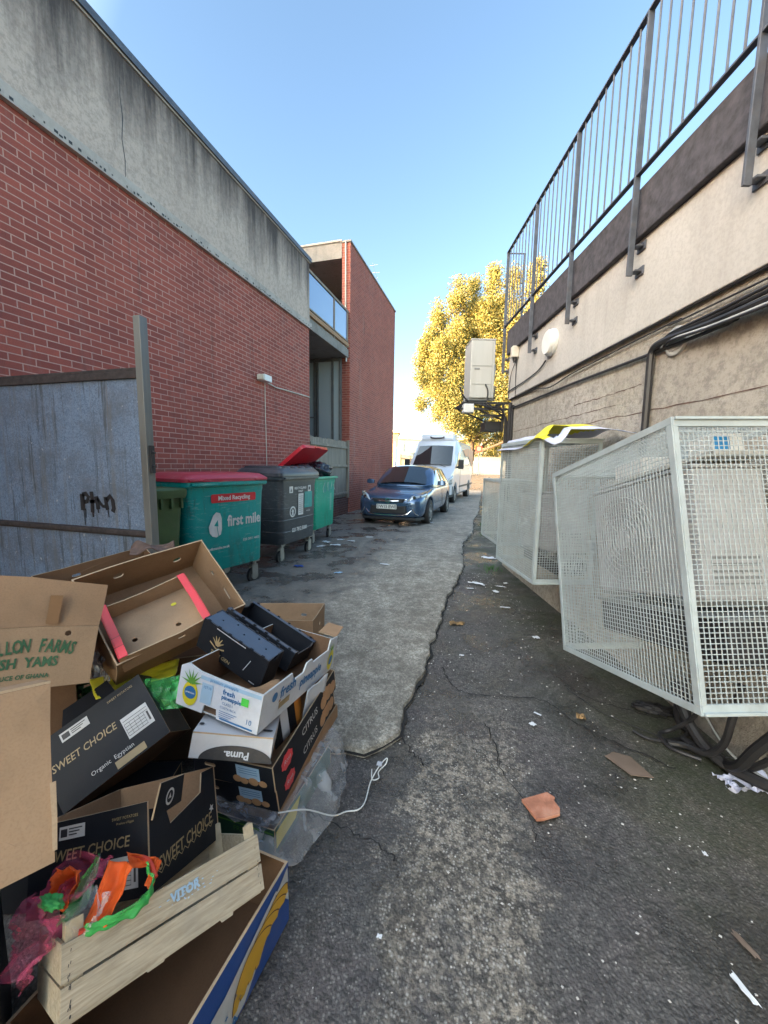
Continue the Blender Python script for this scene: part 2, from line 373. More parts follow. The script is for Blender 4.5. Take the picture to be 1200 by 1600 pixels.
    c = mix(nt, ramp(nt, fine, [(.42, 0), (.62, .7)]), c, (.10, .09, .075))
    c = mix(nt, ramp(nt, noise(nt, v, 24, 7, .75), [(.45, 0), (.56, .6)]), c, (.17, .15, .12))
    c = mix(nt, ramp(nt, vo.outputs['Distance'], [(.12, .5), (.3, 0)]), c, (.55, .53, .48))
    c = mix(nt, ramp(nt, big, [(.49, 0), (.62, .5)]), c, (.14, .125, .10))
    dk = mix(nt, ramp(nt, mid, [(.35, 0), (.7, 1)]), (.105, .095, .086), (.21, .19, .165))
    dk = mix(nt, ramp(nt, noise(nt, v, 26, 5, .7), [(.5, 0), (.75, .6)]), dk, (.26, .235, .205))
    c = mix(nt, left, c, dk); c = mix(nt, far, c, dk)
    wet = noise(nt, v, 1.7, 7, .65)
    c = mix(nt, math_(nt, 'MULTIPLY', ramp(nt, wet, [(.44, 1), (.52, 0)]), math_(nt, 'ADD', math_(nt, 'MULTIPLY', left, .5), .15)), c, (.028, .026, .025))
    L(nt, c, bs.inputs['Base Color'])
    r = mix(nt, left, (.8, .8, .8), mix(nt, ramp(nt, wet, [(.44, 0), (.52, 1)]), (.12, .12, .12), (.75, .75, .75)))
    L(nt, r, bs.inputs['Roughness'])
    bump(nt, bs, math_(nt, 'ADD', math_(nt, 'ADD', fine, mid), math_(nt, 'MULTIPLY', big, 1.5)), .75, .015)
    plain('crack_dirt', (.018, .017, .016), .9, var=.4, scale=20)
ground_mats()
def rise(y, x=0):
    t = min(1, max(0, (y-24)/14)); return .85*t*t*(3-2*t)
g = MB()
xs = [-60+3*i for i in range(14)]+[-18+1.0*i for i in range(14)]+[-4+.5*i for i in range(16)]+[4+1.0*i for i in range(8)]+[12+4*i for i in range(14)]
ys = [-14, -10, -6, -3]+[-1+.5*i for i in range(30)]+[14+1*i for i in range(30)]+[44+8*i for i in range(12)]+[200, 400, 900, 2200]
xs = [-2200, -600, -200]+sorted(set(xs))+[200, 600, 2200]
vs = [(x, y, rise(y)+.012*mnoise.noise(Vector((x*.4, y*.4, 0)))*(1 if abs(x) < 10 else 0)-.012) for y in ys for x in xs]
nx = len(xs)
g.add(vs, [(j*nx+i, j*nx+i+1, (j+1)*nx+i+1, (j+1)*nx+i) for j in range(len(ys)-1) for i in range(nx-1)])
# cracks in the tarmac
def crackline(pts, w, seed, z=.004, m=1):
    rnd = random.Random(seed); P = spline([(x, y, 0) for x, y in pts], 9)
    q = [(p.x+rnd.uniform(-.009, .009), p.y+rnd.uniform(-.012, .012)) for p in P]
    g.ribbon(q, [w*rnd.uniform(.35, 1.3) for _ in q], m, Matrix.Translation((0, 0, z)))
crackline([(-.30, 2.75), (-.21, 2.54), (-.06, 2.47), (.19, 2.51), (.38, 2.53), (.54, 2.35), (.71, 2.24), (.95, 2.12)], .010, 1)
crackline([(-.44, 1.95), (-.36, 1.85), (-.3, 1.8), (-.27, 1.75)], .008, 2)
crackline([(-.70, 1.36), (-.5, 1.33), (-.36, 1.30), (-.3, 1.27)], .006, 3)
crackline([(.02, 2.2), (.08, 2.0), (.1, 1.85), (.2, 1.7), (.24, 1.5)], .006, 4)
crackline([(-.05, 1.95), (.1, 1.9), (.2, 1.86)], .005, 5)
crackline([(.5, 2.9), (.62, 2.7), (.8, 2.6), (1.1, 2.55)], .007, 6)
tag(g.build('ground', ['asphalt', 'crack_dirt'], smooth=True), kind='structure')

# raised old concrete lane, broken edge facing the gutter
edge = [(-1.9, 1.72), (-1.2, 1.69), (-.95, 1.70), (-.78, 1.715), (-.69, 1.735), (-.58, 1.745), (-.5, 1.83), (-.445, 1.94), (-.45, 2.24), (-.425, 2.6), (-.435, 3.07), (-.425, 3.4), (-.43, 3.72), (-.44, 4.31), (-.39, 5.0), (-.37, 5.63), (-.45, 6.5), (-.53, 7.56), (-.40, 9.0), (-.5, 11.0), (-.43, 13.3), (-.55, 17), (-.6, 21), (-.7, 25)]
rnd = random.Random(11); E2 = []
for a, b in zip(edge[:-1], edge[1:]):
    n = max(2, int(math.dist(a, b)/.05))
    for i in range(n):
        t = i/n; x = a[0]+(b[0]-a[0])*t; y = a[1]+(b[1]-a[1])*t
        k = mnoise.noise(Vector((x*6, y*6, 1)))*.035+mnoise.noise(Vector((x*25, y*25, 4)))*.014+rnd.uniform(-.006, .006)
        dx, dy = b[0]-a[0], b[1]-a[1]; l = math.hypot(dx, dy) or 1
        E2.append((x+dy/l*k, y-dx/l*k))
s = MB()
rows = [(-2.2, 0)]
top = []; ins = []; bot = []
for i, (x, y) in enumerate(E2):
    a = E2[max(0, i-1)]; b = E2[min(len(E2)-1, i+1)]; dx, dy = b[0]-a[0], b[1]-a[1]; l = math.hypot(dx, dy) or 1
    nx_, ny_ = -dy/l, dx/l
    z = rise(y)
    h = .034+.008*mnoise.noise(Vector((x*9, y*9, 7)))
    ins.append((x+nx_*.030, y+ny_*.030, z+h)); top.append((x+nx_*.006, y+ny_*.006, z+h*.72)); bot.append((x-nx_*.006, y-ny_*.006, z-.02))
n = len(E2)
mesh_v = bot+top+ins; F = []
for i in range(n-1):
    F.append((i, i+1, n+i+1, n+i)); F.append((n+i, n+i+1, 2*n+i+1, 2*n+i))
s.add(mesh_v, F)
# surface behind the edge: strips running to the left wall
base_i = len(s.v); cols = [.1, .3, .7, 1.2, 2.0, 3.0, 4.2]
lay = [ins]
for k, c in enumerate(cols):
    row = []
    for (x, y, z) in ins:
        X = max(-4.33, x+(-4.33-x)*c/4.2); Y = y if y > 1.9 else y+(1.72-y)*c/4.2
        row.append((X, Y, rise(Y)+.032+.010*mnoise.noise(Vector((X*1.3, Y*1.3, 3)))))
    lay.append(row)
for k in range(len(cols)):
    o = len(s.v); s.v += [Vector(p) for p in lay[k]]+[Vector(p) for p in lay[k+1]]
    for i in range(n-1): s.f.append((o+i, o+i+1, o+n+i+1, o+n+i)); s.m.append(0)
q_ = [p for i, p in enumerate(bot) if i > 6]
k_ = len(q_); vv = []; rnd = random.Random(77)
for i, p in enumerate(q_):
    a = q_[max(0, i-1)]; b = q_[min(k_-1, i+1)]; dx, dy = b[0]-a[0], b[1]-a[1]; l = math.hypot(dx, dy) or 1; w_ = max(.002, .006+.026*mnoise.noise(Vector((p[0]*7, p[1]*7, 5))))*(1+.05*p[1])
    zz = rise(p[1])+.0035; vv += [(p[0]-dy/l*.01, p[1]+dx/l*.01, zz), (p[0]+dy/l*w_, p[1]-dx/l*w_, zz)]
s.add(vv, [(2*i, 2*i+1, 2*i+3, 2*i+2) for i in range(k_-1)], 1)
tag(s.build('concrete_lane', ['old_concrete', 'crack_dirt'], smooth=True, angle=50), kind='structure')
# loose grit along the broken edge and over the tarmac
gr = MB(); rnd = random.Random(5)
def stone(x, y, z, r, m):
    a = rnd.uniform(0, pi); vs = []
    for i, (ux, uy, uz) in enumerate([(1, 0, 0), (0, 1, 0), (-1, 0, 0), (0, -1, 0), (0, 0, .8), (0, 0, -.5)]):
        q = r*rnd.uniform(.6, 1.3); vs.append((x+(ux*cos(a)-uy*sin(a))*q, y+(ux*sin(a)+uy*cos(a))*q, z+uz*q*.7))
    gr.add(vs, [(0, 1, 4), (1, 2, 4), (2, 3, 4), (3, 0, 4), (1, 0, 5), (2, 1, 5), (3, 2, 5), (0, 3, 5)], m)
for i in range(900):
    k = rnd.randrange(8, len(E2)); x, y = E2[k]
    stone(x+abs(rnd.gauss(0, .05))+.012, y+rnd.uniform(-.03, .03)-(.03 if y < 1.9 else 0), rise(y)+.002, rnd.uniform(.0015, .007)*(1+y*.04), rnd.choice((0, 0, 0, 1, 2)))
for i in range(1500):
    y = rnd.uniform(.6, 9)**1.0; x = rnd.uniform(-.7, 1.6-.27*y*.9)
    stone(x, y, .0, rnd.uniform(.0012, .0045), rnd.choice((0, 0, 1, 1, 2)))
for i in range(420):
    y = rnd.uniform(.7, 5.5); x = rnd.uniform(-.42, 1.5-.25*y)
    stone(x, y, .0, rnd.uniform(.002, .0055)*(1+.12*y), 2)
for i in range(260):
    y = rnd.uniform(1.8, 8); x = rnd.uniform(-2.8, -.5)
    stone(x, y, .034+rise(y), rnd.uniform(.002, .006)*(1+.1*y), rnd.choice((0, 2, 2)))
plain('grit_dark', (.07, .065, .06), .9); plain('grit_mid', (.2, .19, .17), .9); plain('grit_pale', (.5, .48, .45), .9)
tag(gr.build('gravel', ['grit_dark', 'grit_mid', 'grit_pale']), 'loose grit and small stones scattered over the tarmac', 'gravel', kind='stuff')

# ================================================================ LEFT BRICK BUILDING
XL = -4.34
lb = empty('brick_building', (XL, 0, 0), label='long red brick building with a stained pale render parapet, left of the lane', cat='building')
def P(fn, name, mats, parent, **k):
    m = MB(); fn(m); return m.build(name, mats, parent, **k)
P(lambda m: m.box(-11, 0, -16, 8.62, -.3, 4.66), 'brick_wall', 'red_brick', lb)
P(lambda m: m.box(-11, .025, -16, 8.60, 4.79, 6.10), 'parapet', 'stained_render', lb)
P(lambda m: m.box(-11, -5.8, -15.9, 8.5, 6.0, 10.3), 'setback_storey', 'soffit', lb)  # unseen upper storey, added to keep the sun off the tower
m = MB(); m.box(-11, .055, -16, 8.66, 4.66, 4.79)
rnd = random.Random(14)
for i in range(520):       # short dark dashes along the string course
    y = -15+i*.0455
    if rnd.random() < .6: z_ = rnd.uniform(4.672, 4.70); m.box(.055, .0575, y, y+rnd.uniform(.012, .04), z_, z_+rnd.uniform(.006, .03), 1)
m.build('string_course', ['white_trim', 'black_metal'], lb)
P(lambda m: (m.box(-11, .045, -16, 8.63, 6.10, 6.125, 1), m.box(-11, .07, -16, 8.65, 6.125, 6.21, 0)), 'coping', ['grey_rail', 'white_trim'], lb)
m = MB(); 
rnd = random.Random(3); y0 = 3.9
pts = [(0, 4.8), (.01, 5.0), (-.015, 5.2), (.01, 5.45), (-.01, 5.65), (.0, 5.85)]
m.ribbon([(y0+a, z) for a, z in pts], [.006, .012, .01, .012, .008, .003], 0, FM((.0262, 0, 0), (0, 1, 0), (0, 0, 1)))
m.build('crack', 'black_metal', lb)

# ---- fin wall tower beyond
tw = empty('brick_tower', (XL, 11.3, 0), label='tall red brick end block with open balcony and roof slab, beyond the long brick building', cat='building')
H = 8.02
P(lambda m: m.box(-.26, 0, 0, 5.3, -.3, H-.05), 'brick_wall', 'red_brick_far', tw)
P(lambda m: m.box(-.29, .03, -.03, 5.33, H-.05, H), 'coping', 'grey_concrete', tw)
P(lambda m: m.box(-5.2, -.264, 5.0, 5.296, -.3, H-.5), 'rear_wall', 'red_brick_far', tw)
P(lambda m: (m.box(-5.2, -.263, -.02, 5.0, H-.47, H-.02, 0), m.box(-5.2, -.264, -.05, 0, H-.02, H+.03, 1)), 'roof_slab', ['grey_concrete', 'white_trim'], tw)
P(lambda m: m.box(-3.2, -3.0, .6, 5.0, 4.75, H-.475), 'inner_wall', 'soffit', tw)
P(lambda m: m.box(-3.0, -.264, 2.6, 2.75, 5.0, H-.475), 'back_wall', 'rough_roughcast', tw)
P(lambda m: m.box(-5.2, -5.0, -2.66, 4.99, -.3, H-.5), 'side_wall', 'red_brick_far', tw)  # unseen wall added so no sun slips through the recess
# drainpipe + dark streak on the fin
P(lambda m: m.tube([(-.13, -.04, 8.0), (-.13, -.04, 5.6), (-.13, -.02, 5.4)], .022, 8), 'drain_pipe', 'cream_plastic', tw, smooth=True)
P(lambda m: (m.box(-.16, -.04, -.13, 0, 5.02, 5.12), m.box(-.11, -.08, -.09, -.02, 4.6, 5.02)), 'bracket_lamp', 'white_plastic', tw, bevel=.01)
# balcony slab
P(lambda m: (m.box(-3.2, -.04, -2.66, .0, 4.72, 4.95, 0), m.box(-3.0, -.10, -2.66, -.005, 4.95, 5.02, 0)), 'balcony_slab', 'grey_concrete', tw, bevel=.01)
P(lambda m: m.box(-.1, -.03, -2.66, -.006, 5.024, 5.12), 'kick_board', 'sunny_brick', tw)
bal = MB()
for y in (-2.62, -1.05, -.06): bal.box(-.09, -.045, y-.025, y+.025, 4.9 if y > -2 and y < -.5 else 5.0, 6.06)
bal.box(-.1, -.04, -2.66, -.006, 6.0, 6.06); bal.box(-.095, -.045, -2.66, -.006, 5.16, 5.2)
br = bal.build('balcony_rail', 'grey_timber', tw, bevel=.004)
P(lambda m: (m.box(-.072, -.066, -2.58, -1.09, 5.21, 5.99), m.box(-.072, -.066, -1.01, -.10, 5.21, 5.99)), 'glass_panel', 'blue_glass', br)
# recess window wall, facing the lane end-on
win = MB()
xs_ = [-.28, -.52, -1.02, -1.12, -1.75, -2.3, -2.9]
for x in xs_: win.box(x-.035, x+.035, -.12, -.03, 1.4, 4.72)
win.box(-2.95, -.264, -.125, -.025, 4.62, 4.70); win.box(-2.95, -.264, -.125, -.025, 1.36, 1.46); win.box(-2.95, -1.1, -.115, -.035, 2.95, 2.99); 
wf = win.build('window', 'window_frame', tw, bevel=.004)
pm = MB(); pm.box(-2.9, -1.13, -.085, -.075, 1.46, 4.62, 0); pm.box(-1.01, -.28, -.085, -.075, 1.46, 4.62, 1)
pm.build('pane', ['window_glass', 'curtain_glass'], wf)
P(lambda m: m.box(-2.95, -.264, -.01, .2, -.2, 4.72), 'recess_wall', 'soffit', tw)
P(lambda m: m.box(-2.95, -.264, -.15, -.02, -.2, 1.36), 'window_apron', 'old_brick_plinth', tw)
P(lambda m: m.box(-.16, -.03, -2.66, -.02, -.2, .50), 'plinth', 'old_brick_plinth', tw)
P(lambda m: (m.tube([(-.15, 3.0, H), (-.15, 3.0, H+.3)], .008, 6), m.tube([(-.15, 3.2, H+.3), (-.15, 2.6, H+.62)], .006, 6), m.tube([(-.3, 2.7, H+.6), (.02, 2.7, H+.6)], .005, 6), m.tube([(-.3, 2.95, H+.47), (.02, 2.95, H+.47)], .005, 6)), 'aerial', 'grey_cable', tw)

# timber fence panel standing on the plinth
fn = empty('timber_fence', (XL-.06, 8.7, .5), label='weathered grey timber fence panel beside the green bin with black bags', cat='fence')
m = MB(); rnd = random.Random(8)
y = 0
while y < 2.5:
    w = .098; m.box(-.02+rnd.uniform(-.003, .003), .0, y, y+w-.006, .03, 1.72+rnd.uniform(-.03, .01)); y += w
m.build('boards', 'grey_timber', fn, bevel=.002)
for z in (.12, .95, 1.5): P(lambda m: m.box(.002, .045, .01, 2.5, z, z+.07), 'rail', 'grey_timber', fn, bevel=.004)
P(lambda m: m.box(.0, .07, 2.5, 2.575, 0, 1.76), 'post', 'grey_timber', fn, bevel=.004)

# wall lamp, conduit and down cable
wl = empty('wall_lamp', (XL, 6.62, 3.1), label='small boxy white bulkhead lamp fixed on the red brick wall above the bins', cat='lamp')
P(lambda m: m.box(.0, .16, -.12, .12, -.05, .07), 'housing', 'white_plastic', wl, bevel=.012)
P(lambda m: m.box(.01, .15, -.16, -.125, -.04, .06), 'cover', 'cream_plastic', wl, bevel=.01)
m = MB(); m.tube([(XL+.015, 6.75, 3.08), (XL+.015, 7.1, 3.04), (XL+.02, 7.5, 3.06), (XL+.015, 8.0, 3.08), (XL+.015, 8.6, 3.10)], .012, 8)
tag(m.build('conduit', 'cream_plastic', smooth=True), 'pale conduit running from the wall lamp to the brick corner', 'conduit')
m = MB(); m.tube([(XL+.012, 6.72, 3.04), (XL+.01, 6.72, 2.4), (XL+.012, 6.73, 1.6), (XL+.01, 6.72, .3)], .007, 6)
tag(m.build('cable', 'cream_plastic', smooth=True), 'thin white cable dropping down the brick wall behind the bins', 'cable')

# ================================================================ METAL PANEL AND POST
pn = empty('metal_hoarding', (-2.5, 2.27, 0), label='galvanised sheet metal hoarding with rusty rails and black scrawl', cat='hoarding')
plain('rust_dark', (.045, .034, .032), .8, var=.5, scale=20, bumpy=.5)
P(lambda m: m.box(-1.83, 0, 0, .004, .985, 2.12), 'upper_sheet', 'galvanised', pn)
P(lambda m: m.box(-1.83, 0, .012, .016, .05, .935), 'lower_sheet', 'galvanised', pn)
P(lambda m: (m.box(-1.83, -.0, -.02, .025, 2.10, 2.15), m.box(-1.83, -.0, -.01, .035, 2.152, 2.175)), 'top_rail', 'rust_dark', pn, bevel=.003)
P(lambda m: (m.box(-1.83, -.0, -.018, .02, .945, .98), m.box(-1.83, 0, -.004, .03, .93, .944)), 'middle_rail', 'rust_dark', pn, bevel=.003)
gm = MB(); T = FM((-.44, -.0035, 1.17), (1, 0, 0), (0, 0, 1))
for st, w in [([(-.115, .05), (-.115, -.04)], .016), ([(-.115, .045), (-.09, .052), (-.075, .035), (-.085, .01), (-.108, .006)], .012), ([(-.055, .065), (-.052, .02), (-.056, -.05)], .013), ([(-.07, .01), (-.035, .012)], .009),
              ([(-.028, .04), (-.02, .0), (-.018, -.03)], .014), ([(-.02, .03), (.0, .0), (.012, -.012), (.03, -.01)], .009), ([(.03, .04), (.034, .0), (.04, -.03)], .012), ([(.036, .02), (.06, .045), (.075, .02), (.078, -.02), (.07, -.04)], .013),
              ([(-.11, -.04), (-.108, -.12)], .003), ([(-.098, -.03), (-.1, -.08)], .003), ([(-.054, -.05), (-.052, -.075)], .005), ([(.042, -.03), (.045, -.07)], .003), ([(-.02, -.03), (-.018, -.05)], .004)]:
    gm.ribbon([(x*1.65, y*1.45) for x, y in st], w*3.0, 0, T)
gm.build('graffiti', 'black_metal', pn)
po = empty('steel_post', (-2.455, 2.27, 0), label='tall galvanised steel post at the end of the metal hoarding', cat='post')
P(lambda m: (m.box(-.034, .026, -.03, .035, 0, 2.52)), 'shaft', 'galv_post', po, bevel=.004)
P(lambda m: (m.box(.028, .045, -.012, .02, 1.42, 1.62), m.cyl((.05, .0, 1.57), (.066, 0, 1.57), .009), m.cyl((.05, .0, 1.47), (.066, 0, 1.47), .009)), 'hinge_bracket', 'black_metal', po)

# ================================================================ RIGHT BUILDING (local +Y runs along the lane)
RA = 16.09
DX = 1.89
rbd = empty('rendered_building', (0, 0, 0), (0, 0, RA), 'cream and roughcast rendered flat roofed building on the right of the lane', 'building')
YE = 5.93
P(lambda m: m.box(DX, 12, -12, YE-.06, -.3, 2.505), 'lower_wall', 'rough_roughcast', rbd)
P(lambda m: m.box(DX-.035, 12, -12, YE-.02, 2.505, 3.157), 'cream_band', 'cream_band', rbd, bevel=.006)
P(lambda m: m.box(DX-.075, 12, -12, YE+.02, 3.16, 3.50), 'fascia', 'dark_felt', rbd, bevel=.008)
P(lambda m: m.box(DX-.03, 11.9, -12, YE-.03, 3.50, 3.52), 'roof', 'dark_felt', rbd)
# horizontal board marks in the roughcast
m = MB(); rnd = random.Random(21)
for z, ya, yb in [(1.92, 1.3, 4.4), (2.12, 2.9, 3.9), (2.02, 3.2, 5.7)]:
    q = [(ya+(yb-ya)*i/30, z+rnd.uniform(-.006, .006)) for i in range(31)]
    m.ribbon(q, [rnd.uniform(.002, .009) for _ in q], 0, FM((DX-.002, 0, 0), (0, 1, 0), (0, 0, 1)))
m.build('board_joint', 'rust_brown', rbd)
# roof railing
XR = 1.775
rl = empty('roof_railing', (0, 0, 0), (0, 0, RA), 'grey steel balustrade railing bolted to the dark roof edge', 'railing')
posts = [5.95, 4.90, 3.93, 2.98, 2.07, 1.15, .2]
P(lambda m: m.box(XR-.02, XR+.02, -.9, 5.97, 4.585, 4.60), 'top_rail', 'grey_rail', rl, bevel=.002)
P(lambda m: m.box(XR-.018, XR+.018, -.9, 5.97, 3.558, 3.571), 'bottom_rail', 'grey_rail', rl, bevel=.002)
P(lambda m: (m.box(XR-.015, XR+.26, 5.975, 5.99, 4.586, 4.599), m.box(XR+.23, XR+.26, 5.975, 5.99, 2.95, 4.585)), 'end_rail', 'grey_rail', rl)
for y in posts:
    pp = P(lambda m: m.box(XR-.021, XR+.021, y-.008, y+.008, 2.9, 4.586), 'post', 'grey_rail', rl, bevel=.002)
    for z in (2.93, 3.1): P(lambda m: (m.box(XR+.022, DX-.047, y-.03, y+.03, z-.006, z+.006), m.box(DX-.046, DX-.034, y-.045, y+.045, z-.03, z+.03), m.cyl((DX-.07, y+.012, z+.012), (DX-.0465, y+.012, z+.012), .012, n=8)), 'bracket', 'grey_rail', pp, bevel=.002)
nb = 0
for a, b in zip(posts[:-1], posts[1:]):
    n = 8
    for i in range(1, n+1):
        y = a+(b-a)*i/(n+1)
        P(lambda m: m.cyl((XR, y, 3.571), (XR, y, 4.586), .0068, n=8), 'baluster', 'grey_rail', rl, smooth=True)

def RB(x, y, z):   # point of the right building's frame in the world
    a = R(RA); return (x*cos(a)-y*sin(a), x*sin(a)+y*cos(a), z)
vc = empty('round_vent_cover', RB(DX-.035, 4.42, 2.88), (0, 0, RA), 'round white vent cover on the cream band beside the railing bracket', 'vent')
m = MB(); m.loft([[(-d, cos(2*pi*k/32)*r, sin(2*pi*k/32)*r) for k in range(32)] for d, r in ((0, .14), (.03, .14), (.034, .132), (.06, .132), (.075, .12))][::-1]); m.build('cover', 'white_plastic', vc, smooth=True)
sb = empty('sensor_box', RB(DX-.035, 5.55, 3.02), (0, 0, RA), 'small cream outdoor camera box near the far end of the cream band', 'sensor')
P(lambda m: m.box(-.09, 0, -.05, .05, 0, .15), 'housing', 'cream_plastic', sb, bevel=.01)
P(lambda m: m.cyl((-.045, 0, -.06), (-.045, 0, 0), .02, .03), 'nozzle', 'black_metal', sb)
# vent with cables behind
v2 = empty('cable_vent', RB(DX, 2.58, 2.33), (0, 0, RA), 'grey round vent behind the thick black cable bundle', 'vent')
m = MB(); m.loft([[(-d, cos(2*pi*k/24)*r, sin(2*pi*k/24)*r) for k in range(24)] for d, r in ((0, .09), (.02, .09), (.022, .075), (.01, .07))][::-1]); m.build('ring', 'grey_cable', v2, smooth=True)
P(lambda m: [m.box(-.018, -.006, -.065, .065, z-.004, z+.004) for z in (-.05, -.03, -.01, .01, .03, .05)], 'slats', 'grey_cable', v2)

def cable(name, pts, r, mat, label, cat='cable', k=6, n=8, frame='rb', group=None):
    m = MB(); q = [RB(*p) for p in pts] if frame == 'rb' else pts
    m.tube(spline(q, k), r, n); return tag(m.build(name, mat, smooth=True), label, cat, group)
X1 = DX-.02
cable('cable', [(X1, 5.85, 2.50), (X1, 4.6, 2.495), (X1-.01, 3.5, 2.50), (X1, 2.4, 2.50), (X1, .8, 2.50), (X1, -9, 2.50)], .009, 'black_cable', 'black cable running tight under the cream band')
cable('cable', [(X1, 5.85, 2.37), (X1, 4.3, 2.345), (X1, 3.9, 2.34), (X1, 3.2, 2.32), (X1, 2.2, 2.30), (X1, 1.2, 2.33), (X1, -9, 2.33)], .012, 'black_cable', 'thick black cable across the upper roughcast wall')
cable('cable', [(X1, 5.5, 2.49), (X1, 4.9, 2.47), (X1-.02, 4.4, 2.40), (X1, 4.0, 2.44), (X1, 3.4, 2.45), (X1, 2.6, 2.455), (X1, 1.5, 2.44), (X1, -9, 2.45)], .006, 'black_cable', 'thin sagging cable just below the cream band')
cable('cable', [(DX-.05, 5.88, 2.62), (DX-.05, 5.2, 2.63), (DX-.05, 4.75, 2.66), (DX-.05, 4.55, 2.72)], .008, 'black_cable', 'short black cable crossing the cream band to the round white vent')
cable('cable', [(DX-.045, 5.55, 3.0), (DX-.045, 5.56, 2.8), (DX-.045, 5.54, 2.5)], .005, 'black_cable', 'thin lead hanging from the cream camera box')
cable('cable', [(DX-.045, 5.6, 2.98), (DX-.06, 5.72, 2.84), (DX-.05, 5.82, 2.6), (DX-.04, 5.87, 2.45)], .005, 'black_cable', 'thin looping lead at the far corner of the cream band')
for i, (dz, dx, r, mt, w) in enumerate([(0, 0, .022, 'black_cable', 'fattest'), (.035, .01, .012, 'black_cable', 'upper'), (.055, .02, .009, 'black_cable', 'topmost'), (-.03, .015, .010, 'grey_cable', 'pale lower'), (-.045, .03, .008, 'black_cable', 'lowest')]):
    pts = [(DX-.05-dx, -9, 2.37+dz), (DX-.05-dx, -3, 2.36+dz), (DX-.05-dx, .9, 2.35+dz), (DX-.05-dx, 1.7, 2.33+dz), (DX-.055-dx, 2.2, 2.325+dz*.8), (DX-.05-dx*.5, 2.55, 2.345+dz*.5)]
    if i == 0: pts += [(DX-.045, 2.7, 2.345), (DX-.04, 2.762, 2.32), (DX-.04, 2.775, 2.25), (DX-.04, 2.77, 2.0), (DX-.04, 2.765, 1.2), (DX-.04, 2.765, .6)]
    elif i < 3: pts += [(DX-.03, 2.68, 2.34+dz*.3), (DX-.02, 2.75, 2.31), (DX-.018, 2.79-.01*i, 2.24), (DX-.018, 2.79-.01*i, 1.2)]
    else: pts += [(DX-.01, 2.7, 2.32)]
    cable('cable', pts, r, mt, w+' of the bundled cables that pass over the grey wall vent', group='bundled cables')
cable('waste_pipe', [(DX-.02, 5.80, 2.45), (DX-.02, 5.80, 2.0), (DX-.02, 5.80, 1.0)], .028, 'black_rubber', 'black pipe down the far end of the roughcast wall', 'pipe')
cable('waste_pipe', [(DX-.02, 5.68, 2.40), (DX-.02, 5.70, 2.2), (DX-.02, 5.70, 1.0)], .020, 'black_rubber', 'thinner black pipe beside the fat one at the wall end', 'pipe')

# ================================================================ AIR CONDITIONERS
def ac_unit(name, loc, rot, label, w=.86, d=.33, h=.66, fans=1, cm='ac_grey'):
    """local x length, -y front (fan)"""
    r = empty(name, loc, rot, label, 'air conditioner')
    P(lambda m: m.box(-w/2, w/2, -d/2, d/2, .03, h-.02), 'casing', cm, r, bevel=.012)
    P(lambda m: m.box(-w/2-.006, w/2+.006, -d/2-.006, d/2+.006, h-.02, h), 'top_cover', cm, r, bevel=.006)
    for i in range(fans):
        cz = h/2 if fans == 1 else h*(.27+.46*i); cx = -w*.14; rad = min(h/fans*.42, w*.33)
        P(lambda m: m.cyl((cx, -d/2-.004, cz), (cx, -d/2+.0, cz), rad, n=36), 'fan_opening', 'fan_shade', r)
        m = MB()
        for q in range(1, 9): 
            rr = rad*q/8.5; m.tube([(cx+rr*cos(2*pi*k/28), -d/2-.016, cz+rr*sin(2*pi*k/28)) for k in range(29)], .0035, 4, cap=False)
        for k in range(8): m.cyl((cx, -d/2-.014, cz), (cx+rad*cos(pi*k/4), -d/2-.014, cz+rad*sin(pi*k/4)), .004, n=5)
        m.cyl((cx, -d/2-.02, cz), (cx, -d/2-.01, cz), rad*.2, n=20)
        m.build('fan_grille', cm, r)
    for sx in (-1, 1): P(lambda m: m.box(sx*w*.36-.03, sx*w*.36+.03, -d/2-.03, d/2+.03, 0, .03), 'foot', 'ac_grille', r)
    P(lambda m: [m.box(w/2+.0, w/2+.004, -d*.35, d*.3, h*(.15+.045*i), h*(.15+.045*i)+.012) for i in range(5)], 'side_louvres', 'ac_grille', r)
    P(lambda m: (m.box(-w/2-.0065, -w/2, -d*.38, d*.42, h*.26, h*.262), m.box(-w/2-.0065, -w/2, -d*.38, d*.42, h*.56, h*.562), m.box(-w/2-.0065, -w/2, -d*.38, -d*.376, h*.05, h*.95), m.box(-w/2-.008, -w/2, d*.12, d*.34, h*.50, h*.52)), 'panel_seam', 'ac_grille', r)
    return r
ac_unit('air_conditioner', RB(1.50, 6.29, 2.53), (0, 0, RA+90), 'tall cream outdoor unit on a high bracket in front of the golden tree', .46, .37, .90, 1, 'ac_white')
bk = empty('wall_bracket', RB(1.5, 6.05, 2.5), (0, 0, RA), 'dark steel shelf bracket carrying the high outdoor unit', 'bracket')
P(lambda m: (m.box(-.28, .9, 0, .035, -.03, 0), m.box(-.28, .9, .62, .655, -.03, 0), m.box(-.28, -.245, .035, .62, -.03, 0), m.box(.30, .335, .035, .62, -.03, 0)), 'platform', 'black_metal', bk)
P(lambda m: (m.tube([(-.24, .02, -.03), (.42, .02, -.30)], .015, 6), m.tube([(-.24, .64, -.03), (.42, .64, -.30)], .015, 6), m.box(.33, .36, 0, .03, -.45, -.03), m.box(-.3, .36, -.01, .02, -.12, -.09), m.box(.0, .36, -.01, .02, -.22, -.19), m.box(.1, .36, .1, .4, -.42, -.28)), 'brace', 'black_metal', bk)
P(lambda m: (m.box(-.28, -.12, -.06, .08, -.17, -.04)), 'isolator_box', 'white_plastic', bk, bevel=.01)
